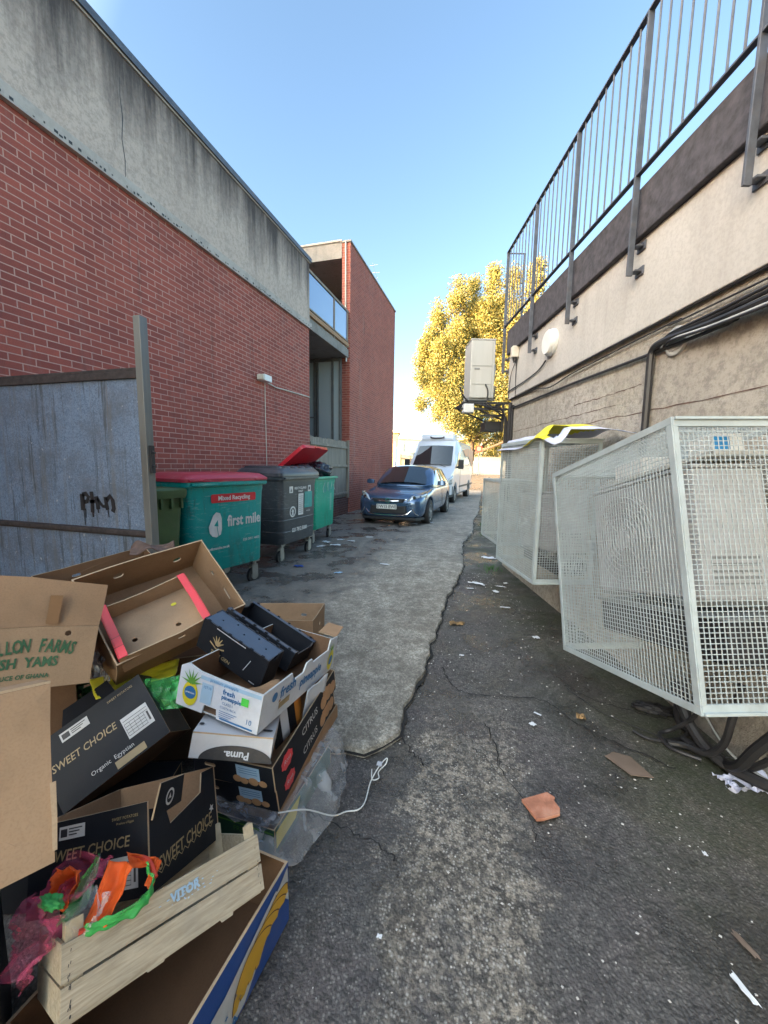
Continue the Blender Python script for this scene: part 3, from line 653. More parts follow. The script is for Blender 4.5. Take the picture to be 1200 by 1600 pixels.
P(lambda m: [m.tube(spline([(.05*i-.1, .0, -.02), (.1+.04*i, -.03, -.08-.02*i), (.3, -.04, -.1-.03*i), (.36+.01*i, -.04, -.3), (.36+.02*i, -.03, -.9)], 4), .010, 6) for i in range(5)]+[m.tube(spline([(-.34, 0, .22), (-.28, 0, .08), (-.2, 0, 0)], 4), .014, 6)], 'pipes', 'black_cable', bk, smooth=True)
P(lambda m: (m.tube(spline([(.18, -.02, .02), (.19, -.02, .2), (.19, 0, .24)], 4), .011, 6), m.tube(spline([(.08, -.02, .02), (.085, -.02, .16), (.05, 0, .26)], 4), .011, 6)), 'hoses', 'black_cable', bk, smooth=True)

# ================================================================ CAGES
PITCH = .0205
def cage(name, loc, rot, label, w, d, h, near_side=1, pitch=PITCH):
    """local x along the wall (+x near the camera), -y the lane side"""
    r = empty(name, loc, rot, label, 'equipment cage', 'mesh equipment cages along the right wall')
    a = .032
    P(lambda m: [m.box(x0, x1, -d/2, -d/2+.006, z0, z1) for x0, x1, z0, z1 in ((-w/2, w/2, 0, a), (-w/2, w/2, h-a, h), (-w/2, -w/2+a, a, h-a), (w/2-a, w/2, a, h-a))]+
               [m.box(-w/2, w/2, -d/2+.006, -d/2+.04, z-.002, z+.002) for z in (.002, h-.002)], 'front_frame', 'cage_paint', r, bevel=.0015)
    def side(sx):
        x0, x1 = (w/2-.006, w/2) if sx > 0 else (-w/2, -w/2+.006)
        e = .0015*sx
        P(lambda m: [m.box(x0+e, x1+e, y0, y1, z0, z1) for y0, y1, z0, z1 in ((-d/2+.0065, d/2, 0, a*1.3), (-d/2+.0065, d/2, h-a*1.3, h), (-d/2+.0065, -d/2+a*.8, a*1.3, h-a*1.3), (d/2-a, d/2, a*1.3, h-a*1.3))]+
          [m.box(x1+e if sx > 0 else x0+e-.012, x1+e+.012 if sx > 0 else x0+e, -d/2+.01, d/2, z, z+.012) for z in (.002, h-.014)], 'side_frame', 'cage_paint', r, bevel=.0015)
        m = MB(); xm = sx*(w/2-.008); b = .0015
        k = int((d-.02)/pitch)
        for i in range(1, k): y = -d/2+.01+i*(d-.02)/k; m.box(xm-b, xm+b, y-b, y+b, .02, h-.02)
        k = int((h-.04)/pitch)
        for i in range(1, k): z = .02+i*(h-.04)/k; m.box(xm-b*.8, xm+b*.8, -d/2+.01, d/2-.01, z-b, z+b)
        m.build('side_mesh', 'cage_paint', r)
    side(1); side(-1)
    m = MB(); b = .0015; ym = -d/2+.010
    k = int((w-.04)/pitch)
    for i in range(1, k): x = -w/2+.02+i*(w-.04)/k; m.box(x-b, x+b, ym-b, ym+b, .02, h-.02)
    k = int((h-.04)/pitch)
    for i in range(1, k): z = .02+i*(h-.04)/k; m.box(-w/2+.02, w/2-.02, ym-b*.8, ym+b*.8, z-b, z+b)
    m.build('front_mesh', 'cage_paint', r)
    m = MB(); b = .0015
    k = int((w-.04)/pitch)
    for i in range(1, k): x = -w/2+.02+i*(w-.04)/k; m.box(x-b, x+b, -d/2+.012, d/2-.008, h-.012-b, h-.012+b)
    k = int((d-.04)/pitch)
    for i in range(1, k): y = -d/2+.02+i*(d-.04)/k; m.box(-w/2+.02, w/2-.02, y-b, y+b, h-.012-b*.8, h-.012+b*.8)
    m.build('top_mesh', 'cage_paint', r)
    P(lambda m: (m.box(-w/2+.008, -w/2+.03, -d/2+.045, d/2, h-.03, h-.006), m.box(w/2-.03, w/2-.01, -d/2+.045, d/2, h-.03, h-.006), m.box(-w/2+.03, w/2-.03, d/2-.006, d/2, h-.03, h-.006)), 'top_frame', 'cage_paint', r)
    return r
cage('equipment_cage', (.921, 2.254, .434), (1.1, -13.8, -73.1), 'nearest pale grey mesh cage, tilted and hanging from the wall', 1.10, .55, 1.20)
cage('equipment_cage', (.444, 3.821, .543), (0, 0, -71.4), 'middle pale grey mesh cage under the white and yellow sheet', .911, .5, 1.2)
c3 = RB(1.60, 4.76, .60)
cage('equipment_cage', c3, (0, 0, RA-90), 'small low mesh cage farthest along the right wall', .78, .5, .76)
ac_unit('air_conditioner', (.985, 2.40, .80), (1.1, -13.8, -73.1), 'white outdoor unit with round fan inside the nearest cage', .80, .34, .66)
ac_unit('air_conditioner', (.55, 3.86, .72), (0, -6, -71.4), 'leaning white outdoor unit inside the middle cage', .74, .28, .56)
P_ = empty('shelf_board', (.955, 2.53, 1.47), (1.1, -13.8, -73.1), 'pale board shelf above the fan unit inside the nearest cage', 'shelf')
P(lambda m: m.box(-.45, .45, -.15, .15, 0, .02), 'board', 'ac_white', P_)
P(lambda m: (m.box(-.30, -.05, -.12, .1, .02, .12)), 'carton', 'white_plastic', P_, bevel=.004)
plain('blue_label', (.02, .22, .5), .4); plain('red_print', (.5, .04, .03), .5)
P(lambda m: (m.box(.30, .44, -.14, .0, .02, .10, 0), m.box(.43, .4415, -.135, -.06, .025, .09, 1)), 'carton', ['white_plastic', 'blue_label'], P_, bevel=.003)
cable('cable', [(DX-.2, 1.95, 1.45), (DX-.22, 1.9, 1.0), (DX-.2, 1.93, .5), (DX-.15, 1.98, .2)], .008, 'black_cable', 'black lead hanging inside the nearest cage')

sb_ = empty('sump_box', (.99, 2.31, .58), (1.1, -13.8, -73.1), 'added dark box standing in for the gloom low inside the nearest cage', 'box')  # invented dark box, makes the lower part of the cage read dark
P(lambda m: m.box(-.46, .46, -.14, .18, 0, .19), 'tub', 'black_metal', sb_, bevel=.02)
P(lambda m: m.box(-.47, .47, -.15, .19, .19, .205), 'lid', 'ac_grille', sb_, bevel=.004)
sb2 = empty('sump_box', (.56, 3.88, .58), (0, 0, -71.4), 'added dark box standing in for the gloom low inside the middle cage', 'box')  # same added filler, darkens the bottom of the middle cage
P(lambda m: m.box(-.36, .36, -.12, .15, 0, .12), 'tub', 'black_metal', sb2, bevel=.02)
P(lambda m: m.box(-.37, .37, -.13, .16, .12, .13), 'lid', 'ac_grille', sb2, bevel=.004)
# ================================================================ BINS
plain('teal_bin', (.0, .30, .275), .38, var=.1, scale=4, fine=200, dirt=(.06, .09, .08), dirt_amt=.5, streak=True)
plain('green_bin', (.0, .37, .225), .38, var=.14, scale=4, dirt=(.05, .09, .06), dirt_amt=.5, streak=True)
plain('grey_bin', (.055, .062, .07), .42, var=.15, scale=4, dirt=(.12, .11, .10), dirt_amt=.45, streak=True)
plain('red_lid', (.42, .035, .06), .35, var=.12, scale=4, dirt=(.3, .1, .1), dirt_amt=.4)
plain('bright_red_lid', (.55, .02, .035), .35, var=.1, scale=4)
plain('olive_bin', (.06, .105, .035), .5, var=.2, scale=4, dirt=(.12, .12, .08), dirt_amt=.5)
plain('dark_lid', (.045, .05, .06), .35, var=.2, scale=4, dirt=(.14, .13, .14), dirt_amt=.6)
plain('caster_steel', (.3, .29, .27), .45, .6)
plain('bag_black', (.018, .02, .028), .22, var=.4, scale=20, fine=25, bumpy=.8)
plain('sticker_white', (.62, .62, .6), .5); plain('sticker_red', (.55, .02, .03), .4); plain('graf_blue', (.10, .2, .35), .5)
def scuff(name, col, amt=.5, sc=(1, 1, 5), thr=.60):
    m = MATS[name]; nt = m.node_tree; bs = nt.nodes['Principled BSDF']; src = bs.inputs['Base Color'].links[0].from_socket
    n1 = noise(nt, coords(nt, sc), 7, 9, .8, .5); n2 = noise(nt, coords(nt), 1.8, 5)
    f_ = math_(nt, 'MULTIPLY', ramp(nt, n1, [(thr-.05, 0), (thr, amt)]), ramp(nt, n2, [(.4, .2), (.6, 1)]))
    L(nt, mix(nt, f_, src, col), bs.inputs['Base Color'])
scuff('teal_bin', (.35, .45, .42)); scuff('teal_bin', (.03, .07, .06), .6, (1, 1, .2), .58); scuff('green_bin', (.35, .5, .42)); scuff('green_bin', (.03, .09, .06), .6, (1, 1, .2), .57); scuff('grey_bin', (.25, .25, .25)); scuff('grey_bin', (.03, .03, .03), .5, (1, 1, .2)); scuff('red_lid', (.5, .3, .3), .4)
def bin4(name, loc, rz, label, body, lid_mat, w=1.12, d=.80, h=1.30, lid='flat', prints=None, ribs=True):
    r = empty(name, loc, (0, 0, rz), label, 'wheelie bin', 'four wheeled waste bins along the brick wall')
    z0 = .30; hh = h-z0
    m = MB(); rings = []
    for z, k in ((z0, .90), (z0+.02, .925), (z0+hh*.55, .96), (z0+hh*.86, .985), (z0+hh*.90, 1.0), (h-.05, 1.0)):
        rings.append([(x, y, z) for x, y in rrect(w*k*.94, d*k*.94, .09, 5)])
    m.loft(rings)
    if ribs:
        for z in (.48, .66, .84): 
            k = .925+.06*(z-z0)/hh; m.loft([[(x, y, z+dz) for x, y in rrect(w*k*.94+e, d*k*.94+e, .09, 5)] for dz, e in ((-.012, .0), (-.006, .008), (.006, .008), (.012, 0))], cap=False)
    for sx in (-1, 1): m.cyl((sx*w*.44, 0, h-.16), (sx*(w*.5+.045), 0, h-.16), .025, n=12)
    bo = m.build('body', body, r, smooth=True)
    m = MB(); m.loft([[(x, y, z) for x, y in rrect(w*k, d*k, .08, 5)] for z, k in ((h-.055, .95), (h-.05, 1.0), (h-.008, 1.01), (h, 1.0), (h, .94))], cap=False)
    m.box(-w*.44, w*.44, -d/2-.035, -d/2+.01, h-.035, h-.010)
    m.build('rim', body, r, smooth=True)
    if lid == 'flat':
        lm = MB(); lm.loft([[(x, y+.0, z) for x, y in rrect(w*k, d*k, .08, 5)] for z, k in ((h+.002, 1.02), (h+.035, 1.02), (h+.05, .98), (h+.085, .88), (h+.095, .7), (h+.08, .62), (h+.085, .3))])
        lo = lm.build('lid', lid_mat, r, smooth=True)
        for sx in (-1, 1): P(lambda m: m.box(sx*w*.38-w*.08, sx*w*.38+w*.08, -d/2-.025, -d/2+.01, h+.01, h+.03), 'handle', lid_mat, lo, bevel=.006)
    elif lid == 'lumpy':
        lm = MB(); lm.loft([[(x, y, z) for x, y in rrect(w*k, d*k, .08, 5)] for z, k in ((h+.002, 1.03), (h+.05, 1.03), (h+.075, .99), (h+.12, .9), (h+.13, .5))])
        for i in range(5): x = -w*.38+i*w*.19; lm.loft([[(x+a, b, z) for a, b in rrect(.13*k, d*.82*k, .03, 3)] for z, k in ((h+.10, 1), (h+.145, .9), (h+.155, .7))])
        lm.build('lid', lid_mat, r, smooth=True)
    elif lid == 'open':
        lm = MB(); lm.T = Matrix.Translation((0, d/2+.03, h+.03)) @ Matrix.Rotation(R(-38), 4, 'X')
        lm.loft([[(x, y-d/2, z) for x, y in rrect(w*k, d*k, .08, 5)] for z, k in ((0, 1.02), (.06, 1.02), (.075, .98), (.10, .86), (.105, .3))])
        lo = lm.build('lid', lid_mat, r, smooth=True)
        lm = MB(); lm.T = Matrix.Translation((0, d/2+.03, h+.03)) @ Matrix.Rotation(R(-38), 4, 'X')
        lm.loft([[(x, y-d/2, z) for x, y in rrect(w*.9, d*.9, .06, 4)] for z in (-.004, -.002)]); lm.box(-w*.1, w*.1, -d-.03, -d+.02, .0, .02)
        lm.build('inner_face', lid_mat, lo)
    for sx in (-1, 1):
        for sy in (-1, 1):
            x, y = sx*w*.36, sy*d*.33
            P(lambda m: (m.box(x-.055, x+.055, y-.055, y+.055, z0-.02, z0+.004), m.cyl((x, y, z0-.06), (x, y, z0-.02), .035), m.box(x-.045, x+.045, y-.032, y-.024, .07, z0-.06), m.box(x-.045, x+.045, y+.024, y+.032, .07, z0-.06), m.box(x-.045, x+.045, y-.032, y+.032, z0-.07, z0-.06)), 'caster_fork', 'caster_steel', r)
            wh = P(lambda m: m.cyl((x-.0, y-.022, .1), (x-.0, y+.022, .1), .1, n=28), 'wheel', 'black_rubber', r, bevel=.008)
            P(lambda m: m.cyl((x, y-.025, .1), (x, y+.025, .1), .055, n=20), 'rim', 'caster_steel', wh)
    if prints:
        m = MB(); tilt = math.atan2(.06*.47*d, hh)
        for fn in prints: 
            pass
        prints_fn, pm = prints
        def F(x, z): # frame on the front face
            k = .925+.06*(z-z0)/hh
            return FM((x, -(d*k*.94)/2-.010, z), (1, 0, 0), (0, -.028, 1))
        prints_fn(m, F); m.build('printing', pm, bo)
    return r
def prints_first(m, F):
    m.poly(rrect(.62, .095, .02, 4), 1, F(.06, 1.115)); m.text('Mixed Recycling', .068, F(.06, 1.114) @ Matrix.Translation((0, 0, .0015)), 0, bold=.002)
    m.poly([(-.085, -.09), (-.05, -.13), (.0, -.145), (.055, -.12), (.07, -.06), (.07, .06), (.05, .12), (0, .135), (-.04, .1), (-.095, -.02)], 0, F(-.19, .83))
    m.poly([(-.035, -.02), (.02, -.03), (.012, .045)], 2, F(-.185, .835) @ Matrix.Translation((0, 0, .0015)))
    m.ribbon([(.0, -.02), (.02, -.14)], .008, 2, F(-.185, .835) @ Matrix.Translation((0, 0, .0016)))
    m.text('first mile', .175, F(.20, .845), 0, bold=.005, xs=.78)
    m.text('020 3011 4455', .042, F(.30, .60), 0, bold=.001); m.text('thefirstmile.co.uk', .042, F(-.17, .56), 0, bold=.001)
bin4('wheelie_bin', (-3.23, 3.79, 0), 77, 'teal recycling bin with white first mile lettering and closed red lid', 'teal_bin', 'red_lid', 1.14, .80, 1.30, 'flat', (prints_first, ['sticker_white', 'sticker_red', 'teal_bin']), ribs=False)
def prints_grey(m, F):
    m.poly(rrect(.10, .10, .005, 2), 0, F(-.27, 1.12)); m.poly([(-.02, -.03), (.02, -.03), (0, .03)], 2, F(-.27, 1.12) @ Matrix.Translation((0, 0, .0015)))
    m.poly(rrect(.09, .10, .005, 2), 0, F(.27, 1.12)); m.poly(rrect(.05, .05, .005, 2), 2, F(.27, 1.12) @ Matrix.Translation((0, 0, .0015)))
    m.text('RECYCLING', .05, F(0, 1.135), 0, bold=.002, xs=1.3); m.text('ONLY', .04, F(0, 1.085), 0, bold=.002, xs=1.3)
    m.poly(rrect(.15, .34, .005, 2), 0, F(.01, .88))
    for i in range(9): m.ribbon([(-.055, 0), (.055, 0)], .006, 2, F(.01, .75+.032*i) @ Matrix.Translation((0, 0, .0016)))
    m.poly(rrect(.24, .26, .005, 2), 3, F(.24, .94))
    out = circ(0, 0, .085, 24)
    m.panel(out, [circ(0, 0, .06, 20)], .001, (0, 0, 0), F(-.22, .78)); m.poly([(-.025, -.05), (.025, -.05), (.02, 0), (.04, 0), (0, .05), (-.04, 0), (-.02, 0)], 0, F(-.22, .78))
    m.text('veolia', .05, F(.24, .76), 0, xs=1.0); m.text('020 7812 5000', .085, F(-.02, .49), 0, bold=.003, xs=.85)
bin4('wheelie_bin', (-3.29, 5.48, 0), 87, 'dark grey waste bin with white stickers and lumpy black lid', 'grey_bin', 'dark_lid', 1.14, .80, 1.32, 'lumpy', (prints_grey, ['sticker_white', 'sticker_red', 'grey_bin', 'teal_bin']))
def prints_green(m, F):
    rnd = random.Random(4)
    for i in range(7):
        x = -.1+.09*i; m.ribbon([(x+rnd.uniform(-.05, .05), 1.0+rnd.uniform(-.1, .16)-1.0) for _ in range(4)], .012, i % 2, F(0, 1.05))
    for i in range(3): m.ribbon([(.22+.03*i, .1), (.23+.03*i, -.25)], .008, 0, F(0, .85))
bin4('wheelie_bin', (-3.48, 6.82, 0), 92, 'bright green bin with propped open red lid and bulging black bags', 'green_bin', 'bright_red_lid', 1.14, .80, 1.28, 'open', (prints_green, ['sticker_white', 'graf_blue']), ribs=False)
def blob(name, loc, rad, mat, label, cat, group=None, seed=1, amp=.25, ico=4, sq=(1, 1, 1), freq=3, rot=(0, 0, 0)):
    import bmesh
    bm = bmesh.new(); bmesh.ops.create_icosphere(bm, subdivisions=ico, radius=1)
    for v in bm.verts:
        p = v.co.copy(); q = mnoise.fractal(p*freq+Vector((seed, seed*2, 0)), 1, 2, 4)*amp
        rdg = abs(mnoise.noise(p*freq*2+Vector((0, seed, 0))))*amp*.6
        p *= 1+q-rdg; v.co = Vector((p.x*rad*sq[0], p.y*rad*sq[1], p.z*rad*sq[2]))
    me = bpy.data.meshes.new(name); bm.to_mesh(me); bm.free(); me.materials.append(MATS[mat])
    me.polygons.foreach_set('use_smooth', [True]*len(me.polygons))
    o = bpy.data.objects.new(name, me); COL.objects.link(o); o.location = loc; o.rotation_euler = tuple(R(a) for a in rot)
    return tag(o, label, cat, group)
blob('rubbish_bag', (-3.43, 7.12, 1.36), .27, 'bag_black', 'black rubbish bag bulging over the far end of the green bin', 'bag', 'rubbish bags', 2, sq=(1.1, 1.0, .75))
blob('rubbish_bag', (-3.53, 6.64, 1.36), .26, 'bag_black', 'black rubbish bag under the propped red lid', 'bag', 'rubbish bags', 5, sq=(1.1, 1.1, .6))
# separate red lid lying on the wall side, behind the grey bin
sl_ = empty('bin_lid', (-3.92, 4.64, 1.30), (0, 0, 80), 'loose dull red lid between the teal bin and the grey bin', 'lid')
P(lambda m: m.loft([[(x, y, z) for x, y in rrect(.7*k, .34*k, .05, 4)] for z, k in ((0, 1), (.04, 1), (.055, .95), (.07, .8))]), 'panel', 'red_lid', sl_, smooth=True)
P(lambda m: m.box(-.3, .3, .05, .10, -1.3, 0), 'support', 'grey_bin', sl_)
# small green bin behind the post
gb = empty('wheelie_bin', (-3.34, 2.98, 0), (0, 0, 75), 'faded olive green wheelie bin standing behind the steel post', 'wheelie bin')
P(lambda m: m.loft([[(x, y, z) for x, y in rrect(w, d, .05, 4)] for z, w, d in ((.06, .42, .40), (.9, .52, .5), (1.18, .55, .54))]), 'body', 'olive_bin', gb, smooth=True)
P(lambda m: (m.loft([[(x, y, z) for x, y in rrect(w, d, .05, 4)] for z, w, d in ((1.15, .60, .60), (1.19, .62, .62), (1.23, .62, .62), (1.25, .58, .58))]), [m.box(-.27+.1*i, -.25+.1*i, -.30, -.26, 1.05, 1.16) for i in range(6)]), 'lid', 'olive_bin', gb, smooth=True)
for sx in (-1, 1): P(lambda m: m.cyl((sx*.26-.02, .2, .1), (sx*.26+.02, .2, .1), .1), 'wheel', 'black_rubber', gb)
blob('paper_bag', (-3.16, 2.78, 1.28), .055, 'white_plastic', 'crumpled white bag on the olive bin lid', 'bag', seed=3, sq=(1.3, 1, .6))

# ================================================================ CAR
def paint(name, col, metal=.0, rough=.25, fl=.0):
    m, nt, bs = nodes(name); v = coords(nt)
    c = mix(nt, ramp(nt, noise(nt, v, 3, 8, .7), [(.45, 0), (.8, .35)]), col, tuple(x*.6+.05 for x in col))
    L(nt, c, bs.inputs['Base Color']); bs.inputs['Metallic'].default_value = metal; bs.inputs['Roughness'].default_value = rough
    bs.inputs['Coat Weight'].default_value = .9; bs.inputs['Coat Roughness'].default_value = .04
paint('blue_paint', (.06, .12, .22), .6, .26); paint('white_paint', (.56, .60, .66), .0, .3)
plain('chrome', (.72, .73, .74), .12, 1, var=.03, bumpy=0); plain('lamp_glass', (.45, .5, .52), .08, .5, var=.3, scale=30, bumpy=.3, fine=40, coat=1)
plain('bumper_black', (.02, .021, .023), .55); plain('tyre', (.022, .022, .023), .75, fine=90, bumpy=.3); plain('alloy', (.4, .41, .42), .3, .8)
plain('plate', (.72, .73, .70), .35, var=.04); plain('amber', (.6, .25, .02), .3)
glass('car_glass', (.012, .018, .022), .015)
def body_loft(secs, yn=1):
    """secs: (x, [(y,z)...] bottom centre to top centre) -> closed rings mirrored"""
    return [[(x, y, z) for y, z in pr]+[(x, -y, z) for y, z in pr[-2:0:-1]] for x, pr in secs]
def wheel(parent, x, y, r, w, spokes, out):
    wh = empty('wheel', (x, y, r)); wh.parent = parent
    rim_r = r*.66; s_ = out
    m = MB(); m.loft([[(q*cos(2*pi*k/36), yy, q*sin(2*pi*k/36)) for k in range(36)] for yy, q in ((-w/2*s_, rim_r), (-w/2*s_, r*.93), (-w*.36*s_, r), (w*.36*s_, r), (w/2*s_, r*.93), (w/2*s_, rim_r), (w*.30*s_, rim_r*.97))], cap=False)
    m.build('tyre', 'tyre', wh, smooth=True)
    m = MB(); m.cyl((0, w*.05*s_, 0), (0, w*.1*s_, 0), rim_r, n=30, mat=1)
    m.loft([[(q*cos(2*pi*k/36), yy, q*sin(2*pi*k/36)) for k in range(36)] for yy, q in ((w*.1*s_, rim_r*.98), (w*.46*s_, rim_r), (w*.44*s_, rim_r*.9), (w*.12*s_, rim_r*.88))], cap=False)
    for i in range(spokes):
        a = 2*pi*i/spokes; 
        m.loft([[(cos(a)*q-sin(a)*t, yy, sin(a)*q+cos(a)*t) for t, yy in ((-ww, w*.30*s_), (ww, w*.30*s_), (ww, w*.44*s_), (-ww, w*.44*s_))] for q, ww in ((.0, r*.09), (rim_r*.92, r*.055))])
    m.cyl((0, w*.3*s_, 0), (0, w*.47*s_, 0), r*.14, n=14)
    m.build('rim', ['alloy', 'black_metal'], wh, smooth=True)
CAR_T = (-2.376, 11.31, 0)
car = empty('parked_car', CAR_T, (0, 0, 87.3), 'dark blue hatchback with chrome grille parked facing the camera', 'car')
def csec(x, w, zb, zs, zh, zt, k=1.0):   # half section
    return (x, [(0, zb), (w*.82, zb), (w*.97, zb+.07), (w, zs), (w*.985, zh-.03), (w*.93, zh+.01), (w*.72, zh+(zt-zh)*.75), (0, zt)])
ax_f, ax_r = -1.34, 1.35
base = [(-2.18, .62, .30, .46, .60, .63), (-2.13, .74, .22, .46, .66, .70), (-2.0, .835, .2, .48, .735, .78), (-1.86, .875, .2, .50, .79, .84)]
secs = [csec(*b) for b in base]
def arch(cx, top0):
    out = []
    for dx, zb in ((-.40, .2), (-.385, .34), (-.33, .50), (-.22, .63), (0, .70), (.22, .63), (.33, .50), (.385, .34), (.40, .2)):
        x = cx+dx; zh, zt, w = top0(x); out.append(csec(x, w, zb, max(.5, zb+.02), zh, zt))
    return out
def prof(x):   # shoulder height, bonnet/tail height, half width
    if x < -.85: t = (x+2.0)/1.15; return .76+.15*t, .80+.17*min(1, t), .845+.06*min(1, t*1.4)
    if x < 1.2: return .93, .99, .905
    t = (x-1.2)/1.0; return .94+.02*t, .99, .905-.06*t*t
secs += arch(ax_f, prof)
for x in (-.85, -.4, .2, .75): zh, zt, w = prof(x); secs.append(csec(x, w, .2, .5, zh, zt))
secs += arch(ax_r, prof)
for x, w, zb in ((1.9, .86, .22), (2.1, .80, .26), (2.2, .66, .36)): secs.append(csec(x, w, zb, .55, .95, .985))
m = MB(); m.loft(body_loft(secs)); m.build('body', 'blue_paint', car, smooth=True, sub=2)
# greenhouse
gh = [(-1.0, .74, .955, .965), (-.62, .77, .93, 1.19), (-.25, .73, .93, 1.40), (.02, .67, .93, 1.50), (.5, .66, .93, 1.535), (1.1, .65, .93, 1.50), (1.6, .63, .93, 1.37), (2.0, .64, .95, 1.05)]
m = MB(); rings = []
for x, wt, zb, zt in gh: rings.append([(x, .86 if x > -.9 else .78, zb), (x, (.86+wt)/2+.02, (zb+zt)/2), (x, wt, zt-.03), (x, wt*.8, zt), (x, 0, zt+.02), (x, -wt*.8, zt), (x, -wt, zt-.03), (x, -(.86+wt)/2-.02, (zb+zt)/2), (x, -.86 if x > -.9 else -.78, zb)])
m.loft(rings, cap=True, closed=False); m.build('roof', 'blue_paint', car, smooth=True, sub=2)
# windscreen: curved strip set proud of the shell
def bilinear_patch(m, a, b, c, d, bulge, nu=10, nv=6, mat=0):
    a, b, c, d = map(Vector, (a, b, c, d)); n = (b-a).cross(d-a).normalized(); vs = []
    for j in range(nv+1):
        for i in range(nu+1):
            u, v = i/nu, j/nv; p = a*(1-u)*(1-v)+b*u*(1-v)+c*u*v+d*(1-u)*v
            vs.append(p+n*bulge*(4*u*(1-u)))
    m.add(vs, [(j*(nu+1)+i, j*(nu+1)+i+1, (j+1)*(nu+1)+i+1, (j+1)*(nu+1)+i) for j in range(nv) for i in range(nu)], mat)
m = MB(); bilinear_patch(m, (-.93, .655, 1.02), (-.93, -.655, 1.02), (-.10, -.545, 1.455), (-.10, .545, 1.455), .058, nv=6)
m.build('windscreen', 'car_glass', car, smooth=True)
for s_ in (1, -1):
    m = MB(); q = [(-.55, .84, .985), (.28, .875, .985), (.28, .715, 1.44), (-.10, .73, 1.39)]; q2 = [(.36, .875, .985), (1.45, .86, 1.0), (1.2, .69, 1.42), (.36, .715, 1.45)]
    for qq in (q, q2): bilinear_patch(m, *[(x, y*s_*1.012, z) for x, y, z in (qq if s_ > 0 else [qq[1], qq[0], qq[3], qq[2]])], -.01 if s_ > 0 else -.01)
    m.build('side_window', 'car_glass', car, smooth=True)
    P(lambda m: (m.tube([(-.55, s_*.87, .965), (.3, s_*.905, .968), (1.4, s_*.885, .985)], .008, 5)), 'window_trim', 'chrome', car)
    mi = MB(); mi.loft([[(-.62+dx*1.0, s_*(.93+dy*.22), 1.0+dz*.13) for dx, dy, dz in ring] for ring in ([(-.07, .0, 0), (.02, 0, .0), (.02, 0, .8), (-.05, 0, .8)], [(-.09, .6, -.1), (.05, .6, -.1), (.05, .6, 1), (-.07, .6, 1)], [(-.05, 1, .1), (.04, 1, .1), (.04, 1, .8), (-.04, 1, .8)])])
    mi.build('wing_mirror', 'blue_paint', car, smooth=True, bevel=.01)
    # headlamp
    m = MB(); q = [(-2.17, .47, .645), (-1.70, .875, .72), (-1.62, .875, .83), (-2.06, .58, .785)]
    qq = [(x, s_*y, z) for x, y, z in q]; qq = qq if s_ < 0 else [qq[1], qq[0], qq[3], qq[2]]
    bilinear_patch(m, *qq, .115, 8, 4); hl = m.build('headlight', 'lamp_glass', car, smooth=True); md = hl.modifiers.new('t', 'SOLIDIFY'); md.thickness = .06; md.offset = -1
    P(lambda m: [m.cyl((-2.10+.12*i, s_*(.64+.115*i), .735+.012*i), (-2.0+.12*i, s_*(.64+.115*i), .738+.012*i), .04, n=16) for i in range(2)], 'bulb', 'chrome', hl, smooth=True)
    P(lambda m: (m.tube(spline([(-2.17, s_*.62, .47), (-2.155, s_*.68, .36), (-2.12, s_*.76, .31)], 5), .014, 6)), 'fog_lamp_trim', 'chrome', car, smooth=True)
    P(lambda m: (m.box(-2.12, -2.05, s_*.60-.07, s_*.60+.07, .335, .40)), 'fog_lamp', 'bumper_black', car, bevel=.01)
    wheel(car, ax_f, s_*.80, .325, .21, 5, s_); wheel(car, ax_r, s_*.80, .325, .21, 5, s_)
    P(lambda m: m.tube([(.33, s_*.908, .3), (.33, s_*.912, .9)], .004, 4), 'door_seam', 'bumper_black', car)
P(lambda m: m.loft([[(x, y, z) for y, z in ((-w, zb), (w, zb), (w*.93, zt), (-w*.93, zt))] for x, w, zb, zt in ((-2.205, .46, .34, .52), (-2.10, .56, .31, .54))]), 'lower_grille', 'bumper_black', car, bevel=.01)
P(lambda m: m.tube(spline([(-2.10, -.66, .50), (-2.17, -.56, .40), (-2.21, -.42, .315), (-2.225, 0, .30), (-2.21, .42, .315), (-2.17, .56, .40), (-2.10, .66, .50)], 6), .012, 6), 'grille_trim', 'chrome', car, smooth=True)
P(lambda m: m.loft([[(x, y, z) for y, z in ((-w, .615), (w, .615), (w*1.12, .70), (-w*1.12, .70))] for x, w in ((-2.195, .36), (-2.10, .42))]), 'upper_grille', 'bumper_black', car, bevel=.008)
P(lambda m: m.tube(spline([(-2.13, -.46, .685), (-2.185, -.25, .65), (-2.205, 0, .64), (-2.185, .25, .65), (-2.13, .46, .685)], 6), .017, 6), 'chrome_bar', 'chrome', car, smooth=True)
P(lambda m: (m.panel(circ(0, 0, .062, 22), [circ(0, 0, .050, 20)], .01, (0, 0, 0), FM((-2.222, 0, .655), (0, -1, 0), (0, 0, 1))), m.ribbon([(-.045, .012), (-.005, .012), (.008, -.012), (.045, -.012)], .014, 0, FM((-2.225, 0, .655), (0, -1, 0), (0, 0, 1)))), 'badge', 'chrome', car)
P(lambda m: m.loft([[(x, y, z) for y, z in ((-.80*k, .17), (.80*k, .17), (.80*k, .235), (-.80*k, .235))] for x, k in ((-2.13, .86), (-1.8, 1.05))]), 'front_lip', 'bumper_black', car, bevel=.01)
m = MB(); T = FM((-2.228, .03, .505), (0, -1, 0), (.0, 0, 1)); m.panel(rrect(.52, .112, .01, 2), [], .01, (0, 0, 0), T); m.text('DW15 EWE', .108, T @ Matrix.Translation((0, -.003, .002)), 1, bold=.0015, xs=.92)
m.build('number_plate', ['plate', 'black_metal'], car)
P(lambda m: m.box(-.22, .0, -.05, .05, 1.40, 1.45), 'rear_view_mirror', 'bumper_black', car)
